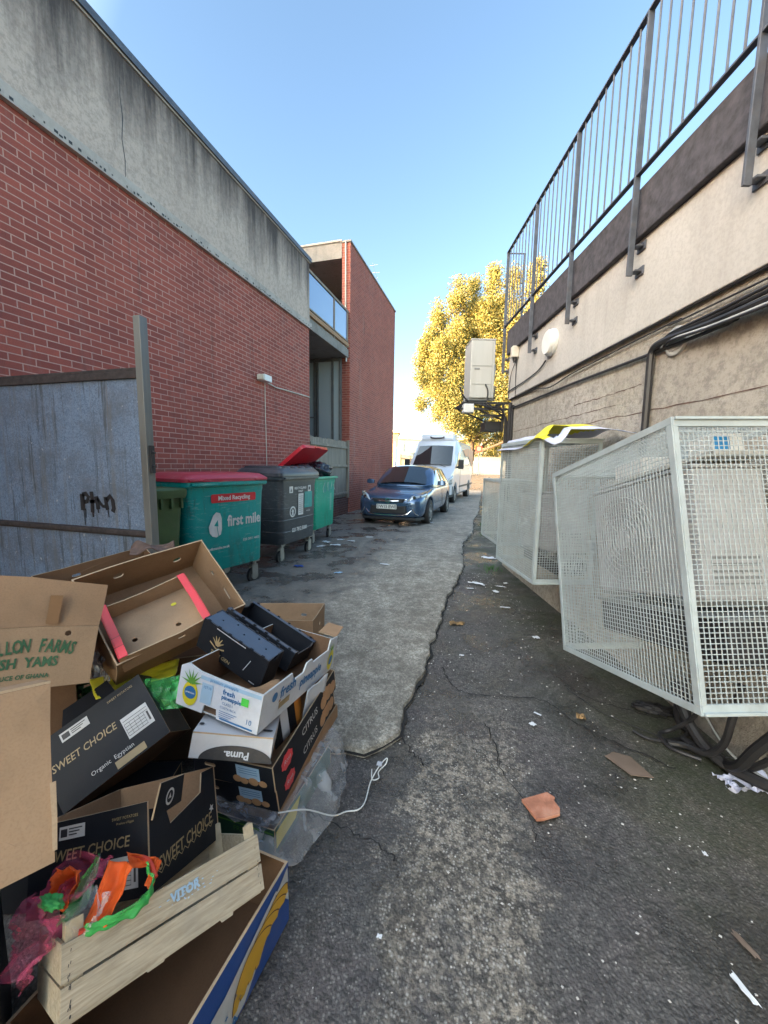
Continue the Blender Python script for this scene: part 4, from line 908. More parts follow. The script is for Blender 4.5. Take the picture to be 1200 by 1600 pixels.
P(lambda m: (m.tube([(-.98, -.5, .99), (-.80, .05, 1.10)], .007, 5), m.tube([(-1.0, .15, .99), (-.83, .62, 1.07)], .007, 5)), 'wiper', 'bumper_black', car)

# ================================================================ VAN
van = empty('parked_van', (-2.349, 18.1, 0), (0, 0, 85.1), 'white high roofed panel van with roof cooler parked behind the blue car', 'van')
def vsec(x, w, zb, zt, crown=.0, top=.9): return (x, [(0, zb), (w*.9, zb), (w, zb+.1), (w, min(zt-.02, 1.1)), (w*.985, zt*.8+.2 if zt > 1.7 else zt-.05), (w*top, zt-.02), (0, zt+crown)])
vs_ = [vsec(-2.86, .72, .38, .86), vsec(-2.80, .86, .32, 1.02), vsec(-2.6, .95, .30, 1.20), vsec(-2.32, .985, .30, 1.32)]
def varch(cx):
    return [vsec(cx+dx, .995, zb, 1.0) for dx, zb in ()]
def vtop(x):
    if x < -2.0: return 1.20+(x+2.6)/.6*.28
    if x < -1.05: return 1.48+(x+2.0)/.95*1.14
    return 2.64 if x < 2.9 else 2.6
def addarch(cx):
    for dx, zb in ((-.44, .3), (-.42, .45), (-.35, .62), (-.2, .74), (0, .79), (.2, .74), (.35, .62), (.42, .45), (.44, .3)):
        x = cx+dx; zt = vtop(x); vs_.append(vsec(x, .995, zb, zt, .02, .93 if zt < 2 else .86))
addarch(-1.82)
for x in (-1.3, -1.05, -.6, .3, 1.2): vs_.append(vsec(x, .995, .3, vtop(x), .02, .84))
addarch(1.82)
for x, w in ((2.6, .99), (3.0, .97), (3.06, .93)): vs_.append(vsec(x, w, .35, 2.62, .02, .86))
m = MB(); m.loft(body_loft(vs_)); m.build('body', 'white_paint', van, smooth=True, angle=32)
m = MB(); bilinear_patch(m, (-1.97, .82, 1.56), (-1.97, -.82, 1.56), (-1.25, -.75, 2.38), (-1.25, .75, 2.38), .055)
m.build('windscreen', 'car_glass', van, smooth=True)
for s_ in (1, -1):
    m = MB(); q = [(-1.72, .998, 1.45), (-.85, 1.0, 1.45), (-.85, .985, 2.10), (-1.28, .985, 2.12)]
    bilinear_patch(m, *[(x, s_*y*1.008, z) for x, y, z in (q if s_ > 0 else [q[1], q[0], q[3], q[2]])], -.004)
    m.build('side_window', 'car_glass', van, smooth=True)
    mi = MB(); mi.box(-1.72, -1.60, min(s_*1.06, s_*1.28), max(s_*1.06, s_*1.28), 1.42, 1.80); mi.box(-1.66, -1.6, min(s_*.95, s_*1.08), max(s_*.95, s_*1.08), 1.45, 1.52); mi.build('wing_mirror', 'bumper_black', van, bevel=.04)
    m = MB(); q = [(-2.89, .60, .80), (-2.42, .985, .84), (-2.36, .985, 1.17), (-2.80, .72, 1.01)]
    qq = [(x, s_*y, z) for x, y, z in q]; qq = qq if s_ < 0 else [qq[1], qq[0], qq[3], qq[2]]
    bilinear_patch(m, *qq, .14, 8, 4); hl = m.build('headlight', 'lamp_glass', van, smooth=True); md = hl.modifiers.new('t', 'SOLIDIFY'); md.thickness = .06; md.offset = -1
    wheel(van, -1.82, s_*.88, .36, .23, 6, s_); wheel(van, 1.82, s_*.88, .36, .23, 6, s_)
    P(lambda m: (m.box(-.95, 2.9, s_*1.0-.012, s_*1.0+.012, .62, .70)), 'side_moulding', 'bumper_black', van, bevel=.01)
    P(lambda m: (m.tube([(-.8, s_*1.0, .35), (-.8, s_*1.0, 2.2)], .004, 4)), 'door_seam', 'bumper_black', van)
plain('warm_graphic', (.62, .22, .12), .4, var=.3, scale=2)
m = MB(); m.T = FM((0, -1.0025, 0), (1, 0, 0), (0, 0, 1)); m.poly([(-.2, 2.25), (.4, 2.0), (1.4, 2.0), (2.6, 1.5), (2.9, 1.7), (2.9, 2.35), (1.2, 2.4)]); m.build('side_graphic', 'warm_graphic', van)  # orange reflection of the tree, painted as a patch on the van side
P(lambda m: m.loft([[(x, y, z) for y, z in ((-w, .28), (w, .28), (w, .74), (-w, .74))] for x, w in ((-2.90, .70), (-2.80, .89), (-2.3, 1.0))]), 'bumper', 'bumper_black', van, bevel=.03)
P(lambda m: (m.box(-2.87, -2.84, -.45, .45, .80, .96), m.box(-2.9, -2.87, -.26, .26, .5, .6)), 'grille', 'bumper_black', van, bevel=.01)
P(lambda m: m.loft([[(x, y, z) for y, z in ((-w, 2.62), (w, 2.62), (w*.93, zt), (-w*.93, zt))] for x, w, zt in ((-1.08, .72, 2.72), (-.98, .78, 2.90), (-.3, .78, 2.93), (-.2, .7, 2.7))]), 'roof_cooler', 'white_paint', van, bevel=.03)
P(lambda m: m.tube(spline([(-1.08, -.30, 2.80), (-1.11, -.24, 2.755), (-1.12, 0, 2.74), (-1.11, .24, 2.755), (-1.08, .30, 2.80)], 5), .03, 6), 'cooler_slot', 'bumper_black', van, smooth=True)
P(lambda m: (m.tube([(-2.02, -.6, 1.5), (-1.85, .05, 1.72)], .01, 5), m.tube([(-2.04, .1, 1.5), (-1.87, .7, 1.7)], .01, 5)), 'wiper', 'bumper_black', van)

# ================================================================ BACKGROUND
def leafmat():
    m, nt, bs = nodes('golden_leaf'); v = coords(nt)
    oi = nt.nodes.new('ShaderNodeObjectInfo'); n1 = noise(nt, v, .5, 4); n2 = noise(nt, v, 9, 2)
    c = mix(nt, ramp(nt, n1, [(.3, 0), (.7, 1)]), (.18, .185, .05), (.35, .325, .085))
    c = mix(nt, ramp(nt, n2, [(.4, 0), (.65, .8)]), c, (.10, .10, .035))
    L(nt, c, bs.inputs['Base Color']); bs.inputs['Roughness'].default_value = .6
    tr = nt.nodes.new('ShaderNodeBsdfTranslucent'); L(nt, c, tr.inputs[0]); ms = nt.nodes.new('ShaderNodeMixShader'); ms.inputs[0].default_value = .3
    out = nt.nodes['Material Output']; L(nt, bs.outputs[0], ms.inputs[1]); L(nt, tr.outputs[0], ms.inputs[2]); L(nt, ms.outputs[0], out.inputs[0])
leafmat(); plain('bark', (.12, .085, .055), .85, var=.4, scale=8, bumpy=.6)
CA = R(15.79)
def CF(right, fwd, z=0):   # camera heading frame -> world
    return Vector((right*cos(CA)-fwd*sin(CA), right*sin(CA)+fwd*cos(CA), z))
def tree(name, base, plumes, leafn, ls, label, seed, trunk_r=.3, group=None):
    rnd = random.Random(seed); r = empty(name, base, (0, 0, 0), label, 'tree', group)
    t = MB(); Hmax = max(p[2] for p in plumes)
    t.tube(spline([(0, 0, -.3), (.1, 0, Hmax*.2), (0, .1, Hmax*.5), (0, 0, Hmax*.85)], 5), [trunk_r*(1-.9*i/15) for i in range(16)], 10)
    for (px_, py_, pz, pr, ph) in plumes:
        t.tube(spline([(0, 0, max(.8, pz-ph*1.3)), (px_*.5, py_*.5, pz-ph*.9), (px_*.9, py_*.9, pz-ph*.4), (px_, py_, pz+ph*.3)], 4), [trunk_r*.35*(1-.07*i) for i in range(13)], 6)
    t.build('trunk', 'bark', r, smooth=True)
    c = MB(); tot = sum(p[3]*p[4] for p in plumes); vs = []; F = []
    for (px_, py_, pz, pr, ph) in plumes:
        sub = [(rnd.gauss(0, .5), rnd.gauss(0, .5), rnd.uniform(-.95, .95)) for _ in range(int(22+ph*11))]
        n = int(leafn*pr*ph/tot/len(sub))
        for (sx, sy, sz) in sub:
            e = sqrt(max(0, 1-sz*sz))*(.75 if sz > 0 else 1); l = math.hypot(sx, sy) or 1; q = min(1, l)*e*.8
            cx, cy, cz = px_+sx/l*q*pr, py_+sy/l*q*pr, pz+sz*ph; rr = pr*rnd.uniform(.34, .6)
            for _ in range(n):
                d = Vector((rnd.gauss(0, 1), rnd.gauss(0, 1), rnd.gauss(0, 1.25))); d.normalize(); d *= rr*rnd.uniform(.45, 1.1)
                p = Vector((cx, cy, cz))+d; a = Vector((rnd.gauss(0, 1), rnd.gauss(0, 1), rnd.gauss(0, 1)+.5)).normalized(); b = a.orthogonal().normalized(); b = Matrix.Rotation(rnd.uniform(0, 6.28), 3, a) @ b
                s_ = ls*rnd.uniform(.6, 1.3); k = len(vs); vs += [p, p+a*s_*.5+b*s_*.35, p+a*s_, p+a*s_*.5-b*s_*.35]; F.append((k, k+1, k+2, k+3))
    c.v = vs; c.f = F; c.m = [0]*len(F); c.build('crown', 'golden_leaf', r)
    return r
rnd = random.Random(12); pl = []
# (right, depth, z centre, radius, half height) in metres round the trunk, upright plumes like a fastigiate conifer
for (u, z, pr, ph) in [(-4.7, 9.8, 1.2, 3.2), (-4.0, 11.3, 1.2, 3.0), (-3.3, 13.4, 1.2, 3.4), (-3.4, 9, 1.4, 3.5), (-2.4, 7, 1.4, 2.4), (-1.7, 15, 1.2, 3.4), (-1.8, 10, 1.7, 4.2), (-.1, 15.6, 1.2, 3.5), (-.3, 10.5, 1.8, 5), (1.7, 16.2, 1.3, 3.6), (1.5, 11, 1.8, 5), (.8, 6.4, 1.9, 2.6), (-1.0, 5.6, 1.5, 1.8), (3.2, 15.6, 1.3, 3.8), (3.0, 10, 1.8, 5), (3.2, 5.6, 1.9, 2.6), (5.0, 15.8, 1.3, 3.6), (5.2, 10, 1.8, 5), (5.2, 5.6, 1.8, 2.6), (2.4, 13.2, 1.6, 3.6), (.6, 13, 1.4, 3.2), (6.6, 9, 1.5, 4)]:
    v = CF(u, rnd.uniform(-1.8, 1.4)); pl.append((v.x, v.y, z*.965, pr*1.12, ph))
tb = CF(8.3, 38.0)
tree('conifer_tree', (tb.x, tb.y, .7), pl, 230000, .165, 'big golden sunlit conifer with many upright plumes beyond the van', 3, .45)
# more foliage behind, right of the trunk, low hedge
pl2 = []
for i in range(9):
    v = CF(-3+i*1.1, rnd.uniform(-.6, .6)); pl2.append((v.x, v.y, rnd.uniform(1.6, 2.6), 1.1, 1.5))
tb2 = CF(9.5, 47); tree('conifer_tree', (tb2.x, tb2.y, .85), pl2, 12000, .2, 'lower yellow green bushes seen under the golden tree', 8, .2)

plain('pale_fence', (.36, .37, .33), .6, var=.15, scale=3); plain('pale_wall', (.36, .33, .27), .7, var=.15, scale=2)
def bfence(name, a, b, z, h, label, mat, gap=.14, w=.07):
    a, b = Vector(a), Vector(b); d = b-a; l = d.length; d.normalize()
    f = empty(name, a, (0, 0, math.degrees(math.atan2(d.y, d.x))), label, 'fence')
    P(lambda m: [m.box(gap*i, gap*i+w, -.012, .012, .05, h+.03*(i % 2)) for i in range(int(l/gap))], 'palings', mat, f)
    P(lambda m: [m.box(0, l, .012, .05, zz, zz+.07) for zz in (.25, h-.35)], 'rail', mat, f)
    for i in range(int(l/2.4)+1): P(lambda m: m.box(2.4*i, 2.4*i+.09, .05, .13, 0, h+.06), 'post', mat, f)
a = CF(6.2, 34.5, .78); b = CF(15, 36.5, .82)
bfence('paling_fence', a, b, 0, 1.25, 'pale sunlit paling fence at the end of the lane right of the van', 'pale_fence')
a = CF(1.2, 30, .5); b = CF(3.6, 36, .75)
bfence('paling_fence', a, b, 0, 1.9, 'tan timber palings between the brick block and the van', 'grey_timber')
gw = empty('garden_wall', CF(5.0, 41, .8), (0, 0, 15.79), 'bright cream wall behind the pale paling fence', 'wall')
P(lambda m: m.box(0, 14, 0, .25, -.3, 1.75), 'wall', 'pale_wall', gw); P(lambda m: m.box(-.03, 14.03, -.03, .28, 1.75, 1.82), 'coping', 'grey_concrete', gw)
gp = empty('gate_post', CF(.72, 27.5, .2), (0, 0, 15.79), 'tall white framed post and blue sign board beside the brick block', 'post')
P(lambda m: (m.box(-.09, .0, -.05, .05, 0, 3.0), m.box(.18, .26, -.05, .05, 0, 2.7)), 'post', 'white_frame', gp); P(lambda m: m.box(0, .18, -.02, .02, .6, 2.6), 'board', 'blue_glass', gp)
# school building
def block(name, loc, w, d, h, wall, label, wins, fascia='white_frame', rz=15.79, band=None):
    b = empty(name, loc, (0, 0, rz), label, 'building')
    holes = [[(x0, z0), (x1, z0), (x1, z1), (x0, z1)] for x0, x1, z0, z1 in wins]
    m = MB(); m.panel([(0, 0), (w, 0), (w, h), (0, h)], holes, .25, (0, 0, 0), FM((0, 0, 0), (1, 0, 0), (0, 0, 1)))
    m.box(0, .25, .25, d, 0, h); m.box(w-.25, w, .25, d, 0, h); m.box(0, w, d, d+.2, 0, h); m.build('wall', wall, b)
    P(lambda m: m.box(-.3, w+.3, -.3, d+.4, h, h+.28), 'roof', fascia, b)
    for x0, x1, z0, z1 in wins:
        f = P(lambda m: [m.box(x0, x1, .06, .14, z0, z0+.08), m.box(x0, x1, .06, .14, z1-.08, z1), m.box(x0, x0+.08, .06, .14, z0+.08, z1-.08), m.box(x1-.08, x1, .06, .14, z0+.08, z1-.08), m.box((x0+x1)/2-.03, (x0+x1)/2+.03, .06, .14, z0+.08, z1-.08)], 'window', 'white_frame', b)
        P(lambda m: m.box(x0+.08, x1-.08, .09, .11, z0+.08, z1-.08), 'pane', 'window_glass', f)
    if band: P(lambda m: m.box(0, w, -.03, -.004, band[0], band[1]), 'cladding', 'blue_clad', b)
    return b
plain('blue_clad', (.22, .32, .36), .6)
block('school_building', CF(2.2, 62, .85), 26, 8, 4.9, 'pale_wall', 'low cream school building with a row of windows far beyond the van', [(.8+2.0*i, 2.3+2.0*i, 2.9, 4.4) for i in range(12)]+[(.8+2.0*i, 2.3+2.0*i, .3, 1.2) for i in range(12)], band=(1.25, 2.75))
block('brick_house', CF(-5.6, 50, .85), 7.3, 7, 4.9, 'sunny_brick', 'sunlit tan brick house with white eaves just right of the brick block', [(1, 2.2, 1, 2.2), (4, 5.2, 1, 2.2)])
# round red sign and its pole by the tree
sg = empty('road_sign', CF(8.1, 33.6, .78), (0, 0, 15.79), 'small round orange red sign on a post under the golden tree', 'sign')
P(lambda m: m.cyl((0, 0, 0), (0, 0, 2.2), .04, n=8), 'post', 'grey_rail', sg); P(lambda m: (m.cyl((0, -.05, 2.3), (0, -.07, 2.3), .30, n=24, mat=0), m.cyl((0, -.072, 2.3), (0, -.075, 2.3), .18, n=24, mat=1)), 'disc', ['red_print', 'sunny_brick'], sg)
# distant parked car under the tree
dc = empty('distant_car', CF(11.2, 44.5, .85), (0, 0, 30), 'small silver car far away under the golden tree', 'car')
P(lambda m: m.loft(body_loft([(x, [(0, zb), (.8*w, zb), (.85*w, .6), (.8*w, .85), (0, .9)]) for x, w, zb in ((-2.1, .85, .3), (-1.9, 1, .25), (0, 1, .25), (1.9, 1, .25), (2.1, .9, .35))])), 'body', 'white_paint', dc, smooth=True)
P(lambda m: m.loft(body_loft([(x, [(0, .85), (.78, .85), (wt, zt-.05), (0, zt)]) for x, wt, zt in ((-1.1, .7, .92), (-.4, .6, 1.4), (1.0, .6, 1.4), (1.7, .65, .95))])), 'cabin', 'car_glass', dc, smooth=True)
for x in (-1.3, 1.3):
    for s_ in (-.78, .78): P(lambda m: m.cyl((x, s_-.1, .31), (x, s_+.1, .31), .31, n=18), 'wheel', 'tyre', dc)
# sheet over the middle cage
plain('white_sheet', (.55, .58, .72), .45, var=.08, scale=3, fine=20, bumpy=.4); plain('yellow_sheet', (.72, .66, .02), .45, var=.08); plain('white_board', (.5, .5, .48), .5)
def cloth(name, fn, nu, nv, mats, label, cat, matfn=None, thick=.003, group=None, loc=(0, 0, 0), rot=(0, 0, 0), skip=None):
    m = MB(); vs = [fn(i/nu, j/nv) for j in range(nv+1) for i in range(nu+1)]
    F = [(j*(nu+1)+i, j*(nu+1)+i+1, (j+1)*(nu+1)+i+1, (j+1)*(nu+1)+i) for j in range(nv) for i in range(nu) if not (skip and skip(i/nu, j/nv))]
    mt = [matfn((i+.5)/nu, (j+.5)/nv) if matfn else 0 for j in range(nv) for i in range(nu) if not (skip and skip(i/nu, j/nv))]
    m.add(vs, F, mt); o = m.build(name, mats, smooth=True); o.location = loc; o.rotation_euler = tuple(R(a) for a in rot)
    if thick: md = o.modifiers.new('t', 'SOLIDIFY'); md.thickness = thick
    return tag(o, label, cat, group)
def sheet(u, v):   # cage-2 frame: x along wall (+ near), y from lane edge to wall
    x = -.50+u*1.22; y = -.29+v*.62
    z = 1.225+.015*mnoise.noise(Vector((x*4, y*5, 2)))+.075*math.exp(-((u-.74)/.17)**2)*(1-v*.3)+.02*sin(v*pi)
    if v < .2: z -= .10*(.2-v)/.2; y = -.275+.109*(v/.2)**.5
    return (x, y, z)
cloth('plastic_sheet', sheet, 50, 24, ['white_sheet', 'yellow_sheet'], 'white and yellow corrugated sheet lying over the middle cage', 'sheet', lambda u, v: 1 if .54 < u < .86 and v < .8+.1*sin(u*20) else 0, .004, loc=(.444, 3.821, .543), rot=(0, 0, -71.4), skip=lambda u, v: (u-.84)**2/.006+(v-.16)**2/.02 < 1)
# ================================================================ BOX PILE
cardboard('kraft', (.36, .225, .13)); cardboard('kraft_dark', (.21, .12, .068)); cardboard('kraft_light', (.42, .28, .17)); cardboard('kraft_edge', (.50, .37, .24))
def printed(name, col, rough=.42, var=.1, fade=.25, dirt=(.2, .17, .13)):
    return plain(name, col, rough, var=var, scale=5, fine=260, bumpy=.12, dirt=dirt, dirt_amt=fade)
printed('black_print', (.014, .016, .021), .5, .2, .18, (.035, .035, .038)); MATS['black_print'].node_tree.nodes['Principled BSDF'].inputs['Specular IOR Level'].default_value = .22; printed('white_print', (.60, .64, .70), .35, .05); printed('pale_grey_print', (.50, .51, .54), .4, .08)
printed('red_flap', (.72, .045, .06), .4); printed('banana_blue', (.012, .07, .30), .35); printed('banana_white', (.52, .55, .55), .4); printed('banana_yellow', (.62, .36, .02), .4)
printed('gold_print', (.36, .27, .14), .45); printed('label_print', (.58, .58, .57), .5, .04); printed('dark_ink', (.03, .03, .035), .5); printed('green_ink', (.04, .12, .055), .6, .2)
printed('blue_ink', (.03, .16, .38), .5); printed('pale_blue_print', (.35, .52, .68), .45); printed('lime_print', (.08, .62, .08), .4); printed('leaf_print', (.12, .32, .05), .45)
printed('orange_print', (.55, .22, .04), .45, .3); printed('dark_green_print', (.02, .09, .05), .4); printed('yellow_print', (.66, .58, .03), .4)
printed('skin_fruit', (.45, .25, .12), .5, .4); printed('brown_ink', (.10, .05, .03), .6)
def rect(w, h): return [(-w/2, 0), (w/2, 0), (w/2, h), (-w/2, h)]
def carton(name, loc, rot, label, w, d, h, out='kraft', inn='kraft', edge='kraft_edge', sides={}, holes={}, top=False, base=True, t=.005, group=None, skip=(), base_holes=(), base_out=None, cat='box'):
    """open carton: local x width, y depth, z up. sides/holes: per side key f,b,r,l -> outline / list of outlines"""
    r = empty(name, loc, rot, label, cat, group)
    T = {'f': (FM((0, -d/2, 0), (1, 0, 0), (0, 0, 1)), w), 'b': (FM((0, d/2, 0), (-1, 0, 0), (0, 0, 1)), w),
         'r': (FM((w/2, 0, 0), (0, 1, 0), (0, 0, 1)), d-2*t-.0004), 'l': (FM((-w/2, 0, 0), (0, -1, 0), (0, 0, 1)), d-2*t-.0004)}
    for k, (fm, ww) in T.items():
        if k in skip: continue
        m = MB(); o_ = sides.get(k, rect(ww, h)); m.panel(o_, holes.get(k, ()), t, (0, 1, 2), fm)
        m.build('side', [out, inn, edge], r)
    if base:
        m = MB(); m.panel([(-w/2+t, -d/2+t), (w/2-t, -d/2+t), (w/2-t, d/2-t), (-w/2+t, d/2-t)], base_holes, t, (1, 0, 2), Matrix.Translation((0, 0, t+.001)))
        m.build('base', [base_out or out, inn, edge], r)
    if top:
        m = MB(); m.panel([(-w/2, -d/2), (w/2, -d/2), (w/2, d/2), (-w/2, d/2)], (), t, (0, 1, 2), Matrix.Translation((0, 0, h+t+.0005)))
        m.build('top', [out, inn, edge], r)
    r['_T'] = 0; del r['_T']
    return r, T
def slot(cx, cy, w, h): return rrect(w, h, min(w, h)*.49, 4, cx, cy)
def pr(parent, fn, mats, T, name='printing'):
    m = MB(); m.T = T @ Matrix.Translation((0, 0, .0022)); fn(m); return m.build(name, mats, parent)
Z = lambda z: Matrix.Translation((0, 0, z))
XY = lambda x, y, z=0: Matrix.Translation((x, y, z))
PG = 'discarded boxes in the pile'

def warp(root, amp=.004, fr=5.0, seed=0, dent=.0):
    import bmesh
    for o in list(bpy.data.objects):
        if o.parent != root and not (o.parent and o.parent.parent == root): continue
        bm = bmesh.new(); bm.from_mesh(o.data)
        for _ in range(2):
            es = [e for e in bm.edges if e.calc_length() > .055]
            if es and len(bm.verts) < 4000: bmesh.ops.subdivide_edges(bm, edges=es, cuts=1)
        bmesh.ops.triangulate(bm, faces=[f for f in bm.faces if len(f.verts) > 4])
        for v in bm.verts:
            p = v.co; q = mnoise.noise_vector(p*fr+Vector((seed, seed*1.7, 3)))*amp + mnoise.noise_vector(p*fr*3+Vector((seed, 9, 3)))*amp*.3
            v.co = p+q
        bm.to_mesh(o.data); bm.free()

# --- blue banana box, bottom right
b, T = carton('banana_box', (-.801, .727, .0), (0, 0, 86.3), 'blue banana box with yellow bananas printed on it, lowest at the front of the pile', .54, .40, .216, 'banana_blue', 'kraft_dark', holes={'l': [slot(0, .12, .09, .03)], 'b': [slot(0, .12, .09, .03)], 'f': [slot(.02, .05, .06, .05)]}, t=.008)
def f(m):
    m.poly([(-.27, .012), (.05, .012), (.10, .05), (.20, .175), (.262, .205), (.266, .08), (.262, .02), (.30-.04, .012), (.268, .212), (.20, .20), (.0, .150), (-.27, .145)][:6]+[(.2, .19), (-.02, .135), (-.27, .135)], 0)
    for k in range(4):
        cx, cy, RR = .205-.036*k, .052-.004*k, .098-.004*k; n_ = 16; o_ = []; i_ = []
        for j in range(n_+1):
            a = R(38+142*j/n_); th = .046*sin(pi*min(1, (j+1.2)/(n_+2)))**.7
            o_.append((cx+1.12*RR*cos(a), cy+RR*sin(a)*1.2)); i_.append((cx+1.12*(RR-th)*cos(a)+.004, cy+(RR-th)*sin(a)*1.2-.004))
        m.T = m.T @ Z(.0004); m.poly([(min(x, .262), min(y, .197)) for x, y in o_+i_[::-1]], 1); m.ribbon([(min(x, .262), min(y, .197)) for x, y in o_], .0035, 2, Z(.0002))
    for x, y in [(.015, .085), (.03, .06), (-.02, .07), (-.05, .045), (-.09, .06), (-.06, .085), (-.13, .04)]: m.poly([(x+.008*cos(k*pi/4+.4)*(1 if k % 2 else .4), y+.008*sin(k*pi/4+.4)*(1 if k % 2 else .4)) for k in range(8)], 3)
    m.text('BANANA', .038, XY(-.06, .022, .001), 3, bold=.001)
pr(b, f, ['banana_white', 'banana_yellow', 'brown_ink', 'blue_ink'], T['f'][0])

# --- slatted wooden crate
plain('crate_wood', (.50, .41, .27), .7, var=.25, scale=14, streak=False, fine=120, bumpy=.3, dirt=(.22, .18, .12), dirt_amt=.5)
def woodgrain():
    m, nt, bs = nodes('crate_slat'); v = coords(nt, (1.2, 14, 14)); v2 = coords(nt)
    n1 = noise(nt, v, 6, 6, .65, 1.2); n2 = noise(nt, v2, 5, 6, .7)
    c = mix(nt, ramp(nt, n1, [(.3, 0), (.7, 1)]), (.30, .24, .16), (.56, .48, .35)); c = mix(nt, ramp(nt, n2, [(.45, 0), (.75, .5)]), c, (.25, .235, .20))
    L(nt, c, bs.inputs['Base Color']); bs.inputs['Roughness'].default_value = .75; bump(nt, bs, n1, .35, .003)
woodgrain()
cr = empty('wooden_crate', (-.797, .692, .229), (-32.9, 10, 62.6), 'slatted pale wooden crate tilted across the blue banana box', 'crate')
w, d, h = .464, .27, .139
for k, (z0, z1) in enumerate(((.004, .066), (.072, .139))):
    for sy in (-1, 1):
        m = MB(); e = .004 if k == 0 else 0
        m.panel([(-w/2, z0+e), (-w*.16, z0+e*.2), (-w*.155, z0-.008+e), (-w*.08, z0-.008+e), (-w*.075, z0), (w*.22, z0), (w*.225, z0-.007), (w*.29, z0-.007), (w*.295, z0), (w/2, z0+.002), (w/2, z1), (-w/2, z1)] if k == 0 else [(-w/2, z0), (w/2, z0), (w/2, z1+.001), (-w/2, z1-.002)], (), .006, (0, 0, 0), FM((0, sy*d/2, 0), (1 if sy < 0 else -1, 0, 0), (0, 0, 1)))
        m.build('slat', 'crate_slat', cr)
    for sx in (-1, 1):
        m = MB(); m.box(sx*w/2-(.006 if sx > 0 else 0), sx*w/2+(0 if sx > 0 else .006), -d/2+.0065, d/2-.0065, z0, z1); m.build('slat', 'crate_slat', cr)
for sx in (-1, 1):
    for sy in (-1, 1):
        m = MB(); x0 = sx*(w/2-.007); y0 = sy*(d/2-.007); s_ = .032
        pts = [(x0, y0), (x0-sx*s_, y0), (x0, y0-sy*s_)]
        if sx*sy < 0: pts = [pts[0], pts[2], pts[1]]
        m.loft([[(x, y, .004) for x, y in pts], [(x, y, .172) for x, y in pts]]); m.build('corner_block', 'crate_wood', cr)
for i in range(5): P(lambda m: m.box(-w/2+.007, w/2-.007, -d/2+.010+i*.052, -d/2+.050+i*.052, .0, .004), 'floor_board', 'crate_slat', cr)
def f(m):
    m.text('VITOR', .026, XY(.02, .108), 0, bold=.0012, xs=.95); rnd = random.Random(2)
    for k in range(40): x = .02+rnd.gauss(0, .028); y = .104+rnd.gauss(0, .008); m.ribbon([(x, y), (x+rnd.uniform(.002, .008), y+rnd.uniform(-.001, .001))], rnd.uniform(.001, .003), 0, Z(.0003*(1+k%3)))
pr(cr, f, ['pale_blue_print'], FM((0, -d/2-.0006, 0), (1, 0, 0), (0, 0, 1)))
m = MB(); rnd = random.Random(9)
for k in range(26):
    x = rnd.choice((-w/2+.014, w/2-.012))+rnd.uniform(-.003, .003); z = rnd.uniform(.012, .13); m.ribbon([(x, z), (x+.001, z+.005)], .0014)
m.T = Matrix(); 
pm_ = MB(); pm_.T = FM((0, -d/2-.0007, 0), (1, 0, 0), (0, 0, 1)); pm_.add([tuple(v) for v in m.v], m.f); pm_.build('staples', 'dark_ink', cr)

# --- black SWEET CHOICE boxes
def table_label(m, cx, cy, w, h, a=0, base=0, ink=1):
    q = XY(cx, cy, .0005) @ Matrix.Rotation(a, 4, 'Z')
    m.poly([(-w/2, -h/2), (w/2, -h/2), (w/2, h/2), (-w/2, h/2)], base, q)
    q = q @ Z(.0004)
    for i in range(6): m.ribbon([(-w*.45, -h*.38+h*.14*i), (w*(.28 if i < 4 else .45), -h*.38+h*.14*i)], h*.022, ink, q)
    for i in range(5): m.ribbon([(-w*.45+w*.18*i, -h*.38), (-w*.45+w*.18*i, h*.18)], w*.010, ink, q)
    m.poly([(w*.36, -h*.32), (w*.43, -h*.32), (w*.43, h*.12), (w*.36, h*.12)], ink, q)
def bar_label(m, cx, cy, w, h, base=0, ink=1):
    q = XY(cx, cy, .0005); m.poly([(-w/2, -h/2), (w/2, -h/2), (w/2, h/2), (-w/2, h/2)], base, q)
    m.poly([(-w*.44, -h*.3), (-w*.18, -h*.3), (-w*.18, h*.3), (-w*.44, h*.3)], ink, q @ Z(.0004))
    for i in range(3): m.ribbon([(-w*.12, h*(.25-.22*i)), (w*(.4-.1*i), h*(.25-.22*i))], h*.09, ink, q @ Z(.0004))
w, d, h = .38, .313, .215
cut = [(-d/2+.006, 0), (d/2-.006, 0), (d/2-.006, h), (d/2-.07, h), (d/2-.08, h-.055), (-d/2+.09, h-.085), (-d/2+.07, h-.035), (-d/2+.006, h-.02)]
b, T = carton('produce_box', (-1.01, .794, .235), (-25.4, -18.2, 11.9), 'open black SWEET CHOICE box standing in the wooden crate', w, d, h, 'black_print', 'kraft', sides={'r': cut}, group=PG)
def f(m):
    m.text('SWEET CHOICE', .036, XY(.005, .132) , 0, bold=.0004, shear=.15); table_label(m, .112, .062, .095, .075, 0, 1, 2); bar_label(m, -.05, .185, .085, .032, 1, 2); m.text('SWEET POTATOES', .010, XY(.12, .190), 0); m.text('Produce of Egypt', .008, XY(.12, .178), 0)
pr(b, f, ['gold_print', 'label_print', 'dark_ink'], T['f'][0])
def f(m):
    m.text('SWEET CHOICE', .044, XY(-.002, .062) @ Matrix.Rotation(R(5), 4, 'Z'), 0, bold=.0006, shear=.15, xs=.78)
    m.ribbon([(-.14+.014*i, .028+.012*(i % 2)+.0012*i) for i in range(20)], .0028, 0); m.poly([(.122+.013*cos(k*pi/5)*(1 if k % 2 else .45), .098+.013*sin(k*pi/5)*(1 if k % 2 else .45)) for k in range(10)], 1)
pr(b, f, ['gold_print', 'label_print'], T['r'][0])
